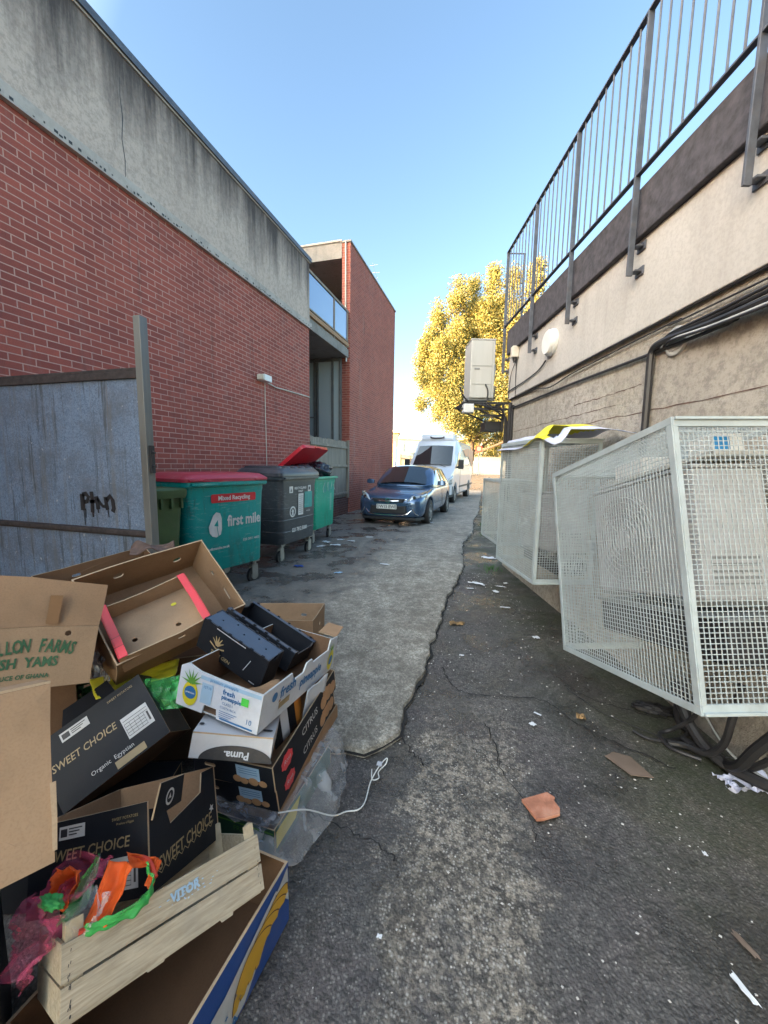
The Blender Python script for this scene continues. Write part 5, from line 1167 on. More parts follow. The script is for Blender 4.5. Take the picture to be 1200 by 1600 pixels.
m = MB(); m.panel([(-.075, 0), (.075, 0), (.07, .075), (-.06, .085)], (), .005, (0, 1, 2), FM((w/2-.004, -d/2+.085, h-.05), (-.15, 1, 0), (.25, 0, 1))); m.text('', .01, Matrix()) if False else None
m.build('flap', ['black_print', 'kraft', 'kraft_edge'], b)
def f(m): m.panel(circ(0, 0, .022, 18), [circ(0, 0, .016, 16)], .0003, (0, 0, 0)); m.poly([(.010*cos(k*pi/3+.5)*(1 if k % 2 else .4), .010*sin(k*pi/3+.5)*(1 if k % 2 else .4)) for k in range(6)], 0)
pr(b, f, ['label_print'], FM((w/2+.0035, -d/2+.085, h-.015), (-.15, 1, 0), (.25, 0, 1)), 'emblem')

w, d, h = .393, .239, .271
b, T = carton('produce_box', (-1.33, 1.084, .286), (-40.4, -30.2, 45.6), 'black SWEET CHOICE box lying tipped over with a barcode label, above the open one', w, d, h, 'black_print', 'kraft_dark', group=PG, top=False, base=True, base_out='kraft_dark', holes={'r': [slot(0, .2, .06, .02)]})
def f(m):
    m.text('SWEET CHOICE', .038, XY(-.062, .150), 0, bold=.0004, shear=.15, xs=.86); table_label(m, .122, .115, .10, .085, 0, 1, 2); bar_label(m, -.065, .235, .10, .034, 1, 2)
    m.text('SWEET POTATOES', .012, XY(.11, .245), 0); m.text('Organic  Egyptian', .022, XY(.0, .050), 1); m.poly([(.0, .006), (.11, .006), (.11, .034), (.0, .034)], 0, Z(.0003))
pr(b, f, ['gold_print', 'label_print', 'dark_ink'], T['f'][0])
pr(b, lambda m: (m.poly([(-.04, .11), (.09, .11), (.09, .15), (-.04, .15)], 0), m.text('SWEET', .03, XY(.02, .131, .0005), 1)), ['gold_print', 'dark_ink'], T['r'][0])
for k in (-1, 1): P(lambda m: m.panel([(-.10, 0), (.10, 0), (.085, .07), (-.085, .07)], (), .004, (0, 1, 2), FM((.0, k*(d/2-.002), h), (-k, 0, 0), (0, -.35*k, 1))), 'flap', ['black_print', 'kraft_dark', 'kraft_edge'], b)

# --- pineapple box
w, d, h = .36, .645, .143
fr = [(-w/2, .0), (-.03, .0), (-.025, .03), (.035, .035), (.04, 0), (w/2, 0), (w/2, h), (.05, h+.002), (-.06, h+.002), (-.12, h+.012), (-w/2+.015, h+.018), (-w/2, h)]
fr = [(-w/2, .0), (-.06, .0), (-.055, .034), (.0, .034), (.005, 0), (w/2, 0), (w/2, h), (.0, h+.002), (-.09, h+.006), (-w/2+.03, h+.022), (-w/2, h+.005)]
sd = [(-d/2+.005, 0), (d/2-.005, 0), (d/2-.005, h+.02), (d/2-.09, h+.03), (d/2-.10, h-.02), (.06, h-.02), (.05, h), (.0, h), (-.02, h-.035), (-.10, h-.035), (-.12, h), (-d/2+.005, h)]
b, T = carton('pineapple_box', (-.93, 1.404, .536), (-7.4, 7.3, -1.9), 'white box printed with a yellow pineapple and blue lettering, on top of the stack', w, d, h, 'white_print', 'kraft_dark', 'banana_white', sides={'f': fr, 'r': sd}, group=PG, t=.006)
def f(m):
    m.poly([(-.122+.034*cos(k*pi/10), .058+.046*sin(k*pi/10)) for k in range(20)], 0); m.poly([(-.122+.026*cos(k*pi/10), .062+.024*sin(k*pi/10)) for k in range(20)], 1, Z(.0004))
    m.text('premium', .011, XY(-.122, .062, .0008), 3, bold=.0003)
    for a in (-75, -50, -25, 0, 25, 50, 75): 
        c_, s_ = sin(R(a)), cos(R(a)); m.poly([(-.122-.006*s_, .098+.006*c_), (-.122+.006*s_, .098-.006*c_), (-.122+c_*.052, .100+s_*(.052 if abs(a) < 60 else .03))], 2, Z(.0003+.0001*abs(a)/25))
    m.poly([(-.085, .125), (.175, .125), (.175, .139), (-.085, .139)], 4, Z(.0002)); m.text('premium pineapple', .016, XY(.02, .132, .0005), 1)
    m.poly([(-.075, .04), (-.025, .04), (-.025, .115), (-.075, .115)], 4, Z(.0002)); m.text('1ST10', .014, XY(-.05, .1, .0005), 1)
    m.text('fresh', .026, XY(.045, .107), 1, bold=.0006); m.text('pineapple', .022, XY(.058, .088), 1, bold=.0006)
    m.text('CLASS I', .014, XY(.045, .066), 5); m.text('COSTA RICA', .012, XY(.05, .05), 5)
    for i in range(4): m.ribbon([(.015, .036-.007*i), (.09-.01*i, .036-.007*i)], .002, 5)
    m.text('10', .026, XY(.14, .032), 5); m.poly([(.10, .084), (.13, .084), (.13, .112), (.10, .112)], 6, Z(.0011)); m.poly([(.02, .006), (.16, .006), (.16, .012), (.02, .012)], 5)
pr(b, f, ['yellow_print', 'blue_ink', 'leaf_print', 'white_print', 'pale_blue_print', 'blue_ink', 'lime_print'], T['f'][0])
def f(m):
    m.text('fresh', .060, XY(-.14, .095), 0, bold=.0015); m.text('pineapple', .056, XY(.06, .070), 0, bold=.0015, xs=.95); m.poly(circ(-.24, .1, .018), 0, Z(.0002)); m.poly([(-.2, .035), (-.12, .035), (-.12, .06), (-.2, .06)], 2, Z(.0002))
    m.poly([(.262+.03*cos(k*pi/10), .062+.05*sin(k*pi/10)) for k in range(20)], 1, Z(.0003)); m.poly([(.262+.02*cos(k*pi/10), .062+.024*sin(k*pi/10)) for k in range(20)], 0, Z(.0007))
    for a in (-50, -25, 0, 25, 50): c_, s_ = sin(R(a)), cos(R(a)); m.poly([(.262-.006, .11), (.262+.006, .11), (.262+c_*.04, .11+s_*.04)], 3, Z(.0004))
pr(b, f, ['blue_ink', 'yellow_print', 'gold_print', 'leaf_print'], T['r'][0])
fl = MB(); fl.panel([(-.05, 0), (.05, 0), (.045, .10), (-.045, .10)], (), .004, (0, 1, 2), FM((w/2-.06, d/2-.0, h+.01), (-1, 0, 0), (.0, .9, .25))); fl.build('flap', ['white_print', 'kraft', 'kraft_edge'], b)
# things lying inside: crumpled card scraps
cloth('card_scrap', lambda u, v: ((u-.5)*.16, (v-.5)*.12, .02*mnoise.noise(Vector((u*3, v*3, 1)))), 10, 8, ['kraft', 'white_print'], 'torn card scrap lying in the pineapple box', 'scrap', None, .003, loc=(-.84, 1.22, .60), rot=(10, -12, 30))
cloth('paper_scrap', lambda u, v: ((u-.5)*.12, (v-.5)*.09, .03*mnoise.noise(Vector((u*4, v*4, 6)))), 12, 10, ['white_print'], 'crumpled white paper in the corner of the pineapple box', 'paper', None, .001, loc=(-.86, 1.14, .59), rot=(8, -5, 10))

# --- two slim black trays
def tray(loc, rot, label, w, d, h, logo):
    notch = lambda ww: [(-ww/2, 0), (ww/2, 0), (ww/2, h), (ww/2-.03, h), (ww/2-.034, h-.018), (-ww/2+.034, h-.018), (-ww/2+.03, h), (-ww/2, h)]
    b, T = carton('fruit_tray', loc, rot, label, w, d, h, 'black_print', 'black_print', 'dark_ink', sides={'l': notch(d-.0104), 'r': notch(d-.0104)}, holes={'l': [slot(0, h*.5, .05, .018)]}, group=PG, t=.006)
    for sy in (-1, 1):
        P(lambda m: [m.box(-w/2+.02+i*(w-.06)/5, -w/2+.034+i*(w-.06)/5, sy*d/2-.004, sy*d/2+.004, h, h+.006) for i in range(6)], 'tabs', 'black_print', b)
    return b, T
b, T = tray((-1.05, 1.355, .64), (-.1, 22.2, -4.6), 'dark navy fruit tray standing on its side with a faint gold emblem', .353, .104, .145, True)
m = MB(); m.panel([(-.172, -.05), (.172, -.05), (.172, .05), (-.172, .05)], [slot(-.12+.06*i, -.0+.028*(i % 2), .010, .010) for i in range(5)], .005, (0, 0, 0), XY(0, 0, .1435)); m.build('lid', 'navy_top' if 'navy_top' in MATS else (plain('navy_top', (.06, .085, .13), .4, var=.15).name), b)
def f(m):
    for a in range(-60, 61, 30): m.ribbon([(-.075+.0, .065), (-.075+.035*sin(R(a)), .070+.04*cos(R(a)))], [.012, .002], 0)
    m.ribbon([(-.115, .065), (-.075, .048), (-.035, .065)], .006, 0); m.text('TRIM GEN', .024, XY(-.045, .026), 0, bold=.0004, shear=.2); m.ribbon([(.08, .04), (.10, .1)], .003, 1); m.ribbon([(.12, .012), (.15, .012)], .004, 1)
    m.ribbon([(-.10, .138), (.06, .138)], .004, 1)
pr(b, f, ['gold_print', 'pale_grey_print'], T['f'][0])
b, T = tray((-1.053, 1.584, .624), (-13.7, 24.3, -2.3), 'open dark fruit tray lying behind the navy one', .40, .24, .095, False)
pr(b, lambda m: [m.poly(slot(-.14+.07*i, .055, .028, .012), 0) for i in range(5)], ['pale_grey_print'], T['b'][0])
P(lambda m: (m.box(-.2, .2, .10, .122, .093, .0965), m.box(-.2, .2, -.122, -.10, .093, .0965)), 'rim', 'navy_top', b)

# --- white inverted box with black oval
w, d, h = .275, .185, .083
b, T = carton('fruit_box', (-.878, 1.12, .452), (-10.6, 9.1, 22), 'small white box upside down with a black oval and upturned lettering', w, d, h, 'pale_grey_print', 'kraft', top=True, group=PG)
def f(m):
    m.poly([(.02+.125*cos(R(a)), .001+.052*sin(R(a))) for a in range(0, 181, 9)], 0); m.text('Puma.', .036, XY(.02, .022, .0005) @ Matrix.Rotation(pi, 4, 'Z'), 1, bold=.001)
pr(b, f, ['dark_ink', 'white_print'], T['f'][0])
pr(b, lambda m: (m.poly(slot(.11, -.05, .036, .014), 0), m.poly(slot(-.125, -.04, .018, .018), 0)), ['dark_ink'], Z(h+.0065), 'hand_holes')

# --- two black citrus boxes
def citrus(loc, rot, label, w, d, h, flap):
    b, T = carton('citrus_box', loc, rot, label, w, d, h, 'black_print', 'kraft', holes={'f': [slot(-.10, h*.62, .05, .016)]}, group=PG)
    def f(m):
        m.poly([(.02, .04), (.12, .035), (.12, h-.012), (.02, h-.008)], 1, Z(.0002))
        for i in range(3): m.ribbon([(.03, h-.022-.01*i), (.11, h-.024-.01*i)], .0025, 3, Z(.0006))
        for x, y, r in ((.02, .032, .020), (.05, .026, .018), (.09, .030, .022), (.13, .028, .018)): m.poly(circ(x, y, r, 12, r*.8), 2, Z(.0004+.0001*x*10))
    pr(b, f, ['gold_print', 'pale_blue_print', 'skin_fruit', 'blue_ink'], T['f'][0])
    def f(m):
        rnd = random.Random(3); m.poly([(-.2+(.040+.006*(k % 2))*cos(k*pi/8), h*.5+(.030+.005*(k % 2))*sin(k*pi/8)) for k in range(16)], 0)
        m.text('Rosa', .026, XY(-.2, h*.5, .0004), 4, shear=.3); m.text('CITRUS', .045, XY(.0, h*.5), 1, bold=.0005)
        for x, y, r in ((.14, .04, .035), (.2, .05, .04), (.25, .04, .035), (.17, .07, .03)): m.poly(circ(x, y, r, 14, r*.9), 2, Z(.0002+.001*x))
    pr(b, f, ['red_flap', 'label_print', 'skin_fruit', 'blue_ink', 'white_print'], T['r'][0])
    P(lambda m: m.tube([(w/2, -d/2, .002), (w/2, -d/2, h)], .0022, 4), 'edge', 'kraft_edge', b)
    return b
citrus((-.901, 1.424, .322), (6.9, -2.4, .4), 'upper black citrus box with a red emblem on its side', .355, .589, .105, 0)
citrus((-.934, 1.479, .186), (7.2, -2.7, 1.7), 'lower black citrus box with a red emblem on its side', .366, .60, .10, 0)
# paper and photo card stuck behind the pineapple box
cloth('card_sheet', lambda u, v: ((u-.5)*.20, 0, v*.17+.008*mnoise.noise(Vector((u*3, v*3, 1)))), 8, 6, ['black_print', 'orange_print', 'white_print'], 'dark printed card sticking up inside the upper citrus box', 'card', lambda u, v: 1 if u > .7 else (2 if .3 < u < .45 else 0), .003, loc=(-.775, 1.34, .37), rot=(-8, 0, 85))
cloth('paper_sheet', lambda u, v: ((u-.5)*.16, 0, v*.15+.02*mnoise.noise(Vector((u*3, v*3, 4)))), 10, 8, ['white_print'], 'white paper sheet sticking up in the upper citrus box', 'paper', None, .001, loc=(-.75, 1.50, .38), rot=(12, 0, 80))
# --- kraft box under them, green box lowest
carton('flat_box', (-.95, 1.50, .112), (5, -2, 1), 'plain brown box squashed between the green box and the lower citrus box', .40, .60, .075, 'kraft', 'kraft_dark', group=PG)
b, T = carton('green_box', (-.935, 1.40, 0), (0, 0, -1.3), 'dark green printed box at the foot of the stack', .41, .50, .115, 'dark_green_print', 'kraft_dark', group=PG)
pr(b, lambda m: (m.panel(circ(.15, .035, .026, 20), [circ(.15, .035, .017, 16)], .0003, (1, 1, 1)), m.ribbon([(-.1, .1), (.2, .1)], .006, 0), m.text('FRESH', .03, XY(.06, .075), 0)), ['leaf_print', 'pale_blue_print'], T['f'][0])
pr(b, lambda m: m.poly([(-.24, .03), (-.1, .03), (-.06, .1), (-.24, .1)], 0), ['yellow_print'], T['r'][0])

# --- big kraft box with hand holes, red edged tray inside
w, d, h = .567, .447, .229
hb = [slot(-.17, h*.55, .042, .030), slot(.10, h*.60, .042, .030)]
b, T = carton('large_carton', (-1.562, 1.461, .733), (41.2, -9.1, 68.2), 'large open brown carton tipped towards the camera, holding the red edged tray', w, d, h, 'kraft', 'kraft', holes={'b': hb, 'f': [slot(-.1, h*.6, .045, .022)], 'r': [slot(-.08, h*.6, .075, .018), slot(.06, h*.6, .03, .018)], 'l': [slot(0, h*.6, .05, .02)]}, group=PG, t=.006)
w, d, h = .356, .313, .092
b, T = carton('red_edged_tray', (-1.426, 1.327, .768), (26.4, -14.4, 57), 'shallow brown tray with bright red end edges in the large carton', w, d, h, 'kraft', 'kraft_light', base_holes=[circ(-.10, -.03, .011), circ(.07, -.05, .011), circ(-.045, -.105, .011)], base_out='kraft_dark', group=PG,
              sides={'b': [(-w/2, 0), (w/2, 0), (w/2, h-.004), (.08, h-.012), (-.03, h-.008), (-w/2, h)], 'f': [(-w/2, 0), (w/2, 0), (w/2, h), (.06, h-.015), (-.05, h-.012), (-w/2, h)]}, holes={'f': [slot(.05, .05, .03, .012)]})
for sx in (-1, 1):
    P(lambda m: (m.box(sx*w/2-(.03 if sx > 0 else 0)-.002*sx, sx*w/2+(0 if sx > 0 else .03)-.002*sx, -d/2-.001, d/2+.001, h+.0005, h+.004), m.box(sx*w/2-.0005 if sx > 0 else sx*w/2-.0025, sx*w/2+.0025 if sx > 0 else sx*w/2+.0005, -d/2, d/2, h-.018, h+.004)), 'red_edge', 'red_flap', b, bevel=.001)
    P(lambda m: [m.box(sx*w/2-.032, sx*w/2+.032, y-.0008, y+.0008, h+.0041, h+.0046) for y in (-.05, -.1)] if sx < 0 else None, 'crease', 'brown_ink', b) if sx < 0 else None
pr(b, lambda m: m.poly(circ(.09, .075, .012, 14, .009), 0), ['yellow_print'], Z(.006), 'sticker')

# --- yams box with raised flap
w, d, h = .332, .236, .206
b, T = carton('yams_box', (-1.60, .917, .694), (-12.2, 12.9, 57), 'brown FRESH YAMS box with green lettering and a raised top flap', w, d, h, 'kraft_light', 'kraft_dark', holes={'f': [circ(.078, .182, .0095, 16)]}, group=PG)
m = MB(); m.panel([(-w/2, 0), (w/2, .0), (w/2+.012, .152), (-.05, .172), (-w/2, .176)], (), .005, (0, 1, 2), FM((0, -d/2, h+.001), (1, 0, 0), (0, .16, 1))); m.build('flap', ['kraft', 'kraft', 'kraft_edge'], b)
plain('old_tape', (.24, .13, .06), .35, var=.15)
P(lambda m: m.box(.01, .045, -d/2-.0065, -d/2-.0055, h+.01, h+.11), 'tape', 'old_tape', b)
def f(m):
    for i, ch in enumerate('DILLON FARMS'):
        t_ = (i-5.5)/5.5; m.text(ch, .062, XY(-.020+.118*t_, .142-.015*t_*t_) @ Matrix.Rotation(-t_*.22, 4, 'Z'), 0, bold=.0018, xs=.52)
    m.text('FRESH  YAMS', .046, XY(-.041, .086), 0, bold=.0015, xs=.78); m.text('PRODUCE OF GHANA', .020, XY(-.041, .041), 0, bold=.0006, xs=.86)
    
pr(b, f, ['green_ink'], T['f'][0])
# --- plain near box
w, d, h = .4, .30, .321
b, T = carton('plain_carton', (-.977, .336, .711), (-22.5, 4.5, 61.5), 'plain brown carton cut by the left edge of the picture, nearest of all the boxes', w, d, h, 'kraft_light', 'kraft_dark', holes={'f': [circ(.112, .20, .012, 16), circ(.112, .072, .012, 16)]}, top=True, group=PG)
P(lambda m: m.panel([(-.004, .0), (.003, 0), (.005, h*.36), (-.004, h*.36)], (), .003, (0, 0, 0), FM((w/2+.001, -d/2-.003, .02), (1, 0, 0), (0, 0, 1))), 'torn_edge', 'kraft_edge', b)
# --- box beyond the stack and dark box at the far left
carton('small_carton', (-1.571, 2.61, .075), (-5, -1.2, 14.7), 'open brown carton standing on the ground beyond the pile', .60, .48, .256, 'kraft', 'kraft_light', holes={'b': [slot(-.12, .16, .05, .022)], 'r': [slot(0, .16, .05, .022)]}, group=PG)
carton('dark_carton', (-2.391, 1.84, .595), (9.4, -9.4, 62.6), 'dark brown carton showing above the yams box, in front of the metal hoarding', .62, .40, .22, 'kraft_dark', 'kraft_dark', holes={'b': [slot(.1, .15, .05, .02)]}, group=PG)
cloth('rusty_scrap', lambda u, v: ((u-.5)*.26, (v-.5)*.09, .04*mnoise.noise(Vector((u*3, v*3, 9)))+.02*sin(u*6)), 20, 8, ['rust_brown'], 'crumpled reddish brown card lying on the dark carton', 'scrap', None, .004, loc=(-2.2, 2.03, .925), rot=(25, -5, 40))
# support boxes in the dark of the pile
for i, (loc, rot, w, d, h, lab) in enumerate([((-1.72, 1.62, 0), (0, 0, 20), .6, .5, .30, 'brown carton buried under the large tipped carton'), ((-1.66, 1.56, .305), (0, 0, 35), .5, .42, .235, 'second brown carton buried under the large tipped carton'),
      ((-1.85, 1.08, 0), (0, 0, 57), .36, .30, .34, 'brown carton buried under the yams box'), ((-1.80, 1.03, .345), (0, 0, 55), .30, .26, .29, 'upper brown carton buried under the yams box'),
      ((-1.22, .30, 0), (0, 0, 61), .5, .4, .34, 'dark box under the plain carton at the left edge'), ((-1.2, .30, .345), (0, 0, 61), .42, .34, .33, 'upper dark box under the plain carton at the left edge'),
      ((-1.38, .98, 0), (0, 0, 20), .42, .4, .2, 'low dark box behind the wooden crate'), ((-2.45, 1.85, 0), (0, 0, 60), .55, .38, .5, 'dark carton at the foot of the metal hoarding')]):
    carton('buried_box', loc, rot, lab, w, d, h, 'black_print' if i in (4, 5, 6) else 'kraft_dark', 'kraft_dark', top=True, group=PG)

for o in [x for x in bpy.data.objects if x.type == 'EMPTY' and x.get('group') == PG]:
    k = {'large_carton': .010, 'red_edged_tray': .006, 'small_carton': .008, 'dark_carton': .012, 'plain_carton': .006, 'yams_box': .005, 'flat_box': .010}.get(o.name.split('.')[0], .0024)
    warp(o, k, 4.5, len(o.name))

# --- plastics, nets and greens
film('clear_film', (.88, .91, .94), .27, .10, 26); film('pink_film', (.80, .13, .26), .38, .12, 24); film('green_film', (.08, .50, .12), .6, .25, 26); film('dark_film', (.25, .27, .32), .6, .16, 34)
plain('orange_fleece', (.72, .10, .008), .7, var=.25, scale=14, bumpy=.4); plain('green_net', (.05, .40, .09), .5, var=.3, scale=30); plain('leafy', (.03, .11, .02), .6, var=.5, scale=20); plain('red_net', (.6, .05, .02), .5)
def drape(name, pts, mats, label, cat, wr=.012, fr=9, n=26, seed=1, matfn=None, bulge=0, thick=0, group=None, skip=None):
    """crumpled sheet spanned by four corners (c00,c10,c11,c01)"""
    a, b, c, d = map(Vector, pts); nn = (b-a).cross(d-a).normalized(); up = Vector((0, 0, 1))
    def fn(u, v):
        p = a*(1-u)*(1-v)+b*u*(1-v)+c*u*v+d*(1-u)*v
        q = mnoise.noise(Vector((u*fr, v*fr*.7, seed)))+.5*abs(mnoise.noise(Vector((u*fr*2.3, v*fr*2, seed+5))))*2-.3
        e = mnoise.noise_vector(Vector((u*3, v*3, seed+9)))*wr*.9
        return p+nn*(q*wr+bulge*sin(pi*u)*sin(pi*v))+e
    return cloth(name, fn, n, n, mats, label, cat, matfn, thick, group, skip=skip)
# clear wrap spilling from the stack
inner = spline([(-.76, 1.74, .12), (-.745, 1.55, .16), (-.74, 1.38, .15), (-.75, 1.22, .12), (-.86, 1.14, .06)], 10)
outer = spline([(-.70, 1.76, .01), (-.625, 1.62, .008), (-.585, 1.42, .008), (-.615, 1.26, .008), (-.66, 1.13, .008), (-.84, 1.09, .012)], 8)
def wrapfn(u, v):
    def at_(P, u): k = min(len(P)-2, int(u*(len(P)-1))); return P[k].lerp(P[k+1], u*(len(P)-1)-k)
    p = at_(inner, u).lerp(at_(outer, u), v); rad = mnoise.noise(Vector((u*16, v*1.5, 2)))+.5*mnoise.noise(Vector((u*40, v*4, 7)))
    p.z += .055*sin(pi*min(1, v*.9+.1))*(.7+.3*sin(pi*u))+.026*rad*sin(pi*min(.97, v+.03)); p.x += .010*rad*v+.008*mnoise.noise(Vector((u*9, v*9, 3)))
    p.z = max(p.z, .006); return p
cloth('plastic_wrap', wrapfn, 110, 36, ['clear_film'], 'billowing clear crumpled plastic wrap spilling from the stack onto the tarmac', 'plastic wrap', None, 0, 'clear plastic wrap')
drape('plastic_wrap', [(-1.10, 1.12, .17), (-.76, 1.12, .13), (-.74, 1.20, .16), (-1.05, 1.25, .19)], ['dark_film'], 'clear film bunched over the dark green box', 'plastic wrap', .02, 9, 30, 4)
cable('packing_strap', [(-.735, 1.17, .17), (-.66, 1.25, .13), (-.58, 1.33, .05), (-.545, 1.40, .012), (-.50, 1.43, .006), (-.485, 1.48, .005), (-.492, 1.58, .012), (-.475, 1.66, .03), (-.452, 1.72, .035), (-.45, 1.70, .02), (-.475, 1.655, .008), (-.463, 1.62, .006), (-.49, 1.60, .008), (-.51, 1.655, .01)], .0028, 'white_plastic', 'white plastic packing strap curling from the stack onto the tarmac', 'strap', frame='w')
# yellow tray / sheet under the red edged tray
drape('yellow_sheet', [(-1.575, 1.112, .60), (-1.396, 1.40, .572), (-1.321, 1.302, .559), (-1.484, 1.066, .555)], ['yellow_print'], 'bright yellow plastic sheet under the large tipped carton', 'sheet', .006, 5, 20, 3, bulge=.012, thick=.002)
drape('clear_sheet', [(-1.68, 1.22, .76), (-1.56, 1.16, .74), (-1.47, 1.12, .57), (-1.60, 1.14, .56)], ['dark_film'], 'smoky plastic film hanging between the yams box and the tipped carton', 'plastic film', .015, 7, 18, 5)
drape('green_plastic', [(-1.36, 1.18, .60), (-1.24, 1.30, .58), (-1.20, 1.22, .49), (-1.33, 1.10, .50)], ['green_film'], 'bright green plastic film behind the tipped black box', 'plastic film', .015, 8, 18, 7)
# cabbage-like greens in the gap
m = MB(); rnd = random.Random(17)
for i in range(150):
    c = Vector((-1.77, 1.17, .42))+Vector((rnd.gauss(0, .075), rnd.gauss(0, .05), rnd.gauss(0, .05)))
    a = Vector((rnd.gauss(0, 1), rnd.gauss(0, 1), rnd.gauss(0, 1))).normalized(); b_ = a.orthogonal().normalized(); n_ = a.cross(b_); l = rnd.uniform(.03, .065); ww = l*.4; k = len(m.v)
    rows_ = []
    for j in range(5):
        t_ = j/4; w_ = ww*sin(pi*min(.97, t_*.9+.08)); cur = n_*(l*.35*t_*t_); p = c+a*l*t_+cur
        rows_.append((p-b_*w_, p+n_*(-.15*w_), p+b_*w_))
    m.v += [q for r_ in rows_ for q in r_]
    for j in range(4):
        for s_ in (0, 1): m.f.append((k+3*j+s_, k+3*j+s_+1, k+3*j+s_+4, k+3*j+s_+3)); m.m.append(0)
tag(m.build('vegetable_leaves', ['leafy'], smooth=True), 'bunch of dark green vegetable leaves in the gap under the yams box', 'leaves')
# pink net bag group on the crate's near corner
drape('produce_bag', [(-1.02, .64, .49), (-.895, .655, .480), (-.875, .56, .50), (-1.0, .52, .44)], ['pink_film'], 'pink plastic produce bag draped over the near end of the wooden crate', 'bag', .022, 5, 40, 3, bulge=.055, group='torn produce bags')
drape('produce_bag', [(-1.02, .55, .46), (-.875, .515, .495), (-.90, .455, .37), (-1.04, .50, .36)], ['pink_film'], 'lower hanging end of the pink produce bag outside the crate', 'bag', .03, 4, 34, 8, bulge=.04, group='torn produce bags')
drape('produce_bag', [(-.935, .64, .50), (-.915, .64, .50), (-.855, .52, .485), (-.875, .51, .485)], ['green_film', 'clear_film'], 'twisted green and clear neck of the produce bag', 'bag', .012, 7, 22, 4, matfn=lambda u, v: 1 if u > .5 else 0, bulge=.05, group='torn produce bags')
drape('clear_bag', [(-.90, .60, .47), (-.83, .60, .485), (-.815, .53, .465), (-.89, .52, .465)], ['clear_film'], 'small clear crumpled film between the orange pieces', 'bag', .02, 8, 20, 11, bulge=.05)
drape('orange_cloth', [(-1.005, .60, .485), (-.935, .61, .49), (-.93, .555, .44), (-.995, .55, .44)], ['orange_fleece'], 'round orange bundle seen through the pink bag', 'cloth', .012, 4, 24, 5, bulge=.05, thick=.002)
drape('orange_cloth', [(-.882, .640, .505), (-.812, .645, .505), (-.800, .560, .445), (-.852, .530, .440)], ['orange_fleece'], 'bright orange felt piece standing in the crate corner', 'cloth', .007, 3, 24, 9, bulge=.018, thick=.002)
drape('orange_cloth', [(-.872, .672, .492), (-.795, .690, .486), (-.792, .680, .466), (-.84, .655, .478)], ['orange_fleece'], 'orange rim piece with a dark hollow beside the standing felt', 'cloth', .004, 5, 16, 2, bulge=.006, thick=.003)
drape('orange_cloth', [(-.795, .690, .486), (-.775, .690, .478), (-.765, .645, .448), (-.785, .645, .458)], ['orange_fleece'], 'short orange strip along the right of the dark hollow', 'cloth', .004, 5, 12, 4, bulge=.004, thick=.003)
gpts = spline([(-.80, .665, .478), (-.768, .655, .466), (-.757, .62, .455), (-.79, .575, .450), (-.83, .535, .458)], 8)
def gfn(u, v):
    k = min(len(gpts)-2, int(u*(len(gpts)-1))); f_ = u*(len(gpts)-1)-k; p = gpts[k].lerp(gpts[k+1], f_)
    return p+Vector((-.004, .002, 1))*((v-.5)*.030)+Vector((mnoise.noise(Vector((u*9, v*3, 1))), mnoise.noise(Vector((u*9, v*3, 5))), mnoise.noise(Vector((u*14, v*4, 8)))))*.007
cloth('green_netting', gfn, 50, 8, ['green_net', 'green_film'], 'bright green netting strip along the crate corner', 'net', lambda u, v: 1 if v > .7 else 0, .001)
m = MB(); m.tube(spline([(-.86, .675, .482), (-.81, .68, .482), (-.765, .66, .470)], 6), .006, 6); m.tube(spline([(-.80, .585, .438), (-.845, .53, .452)], 6), .006, 6)
tag(m.build('red_netting', ['red_net'], smooth=True), 'red orange netting edge around the dark hollow', 'net')
blob('green_net', (-.955, .548, .468), .028, 'green_net', 'small knot of green netting inside the pink bag', 'net', seed=9, sq=(1.2, .5, .35), amp=.5, freq=1.8)

# ================================================================ LITTER
plain('paper_white', (.68, .69, .70), .6, var=.06); plain('terracotta', (.42, .17, .10), .8, var=.35, scale=16, bumpy=.5, dirt=(.45, .33, .25), dirt_amt=.6); plain('wet_card', (.16, .115, .085), .7, var=.2); plain('litter_blue', (.02, .08, .35), .4); plain('dry_leaf', (.22, .13, .05), .7, var=.4, scale=30)
def litter(name, x, y, w, h, rz, mat, label, cat='litter', seed=1, wr=.35, group='white paper scraps on the lane', z=None, outline=None):
    m = MB(); n = 6; zz = rise(y)+(.004 if x > -.42 else .04) if z is None else z; rnd = random.Random(seed)
    ja = [rnd.uniform(.7, 1.15) for _ in range(4)]
    vs = []
    for j in range(n+1):
        for i in range(n+1):
            u, v = i/n-.5, j/n-.5; k = ja[(0 if u < 0 else 1)+(0 if v < 0 else 2)]
            vs.append((u*w*k, v*h*(.8+.4*mnoise.noise(Vector((u*3, seed, 0)))+.2), .002+abs(mnoise.noise(Vector((u*4, v*4, seed))))*min(w, h)*wr))
    m.add(vs, [(j*(n+1)+i, j*(n+1)+i+1, (j+1)*(n+1)+i+1, (j+1)*(n+1)+i) for j in range(n) for i in range(n)])
    o = m.build(name, mat, smooth=True); o.location = (x, y, zz); o.rotation_euler = (0, 0, R(rz)); return tag(o, label, cat, group)
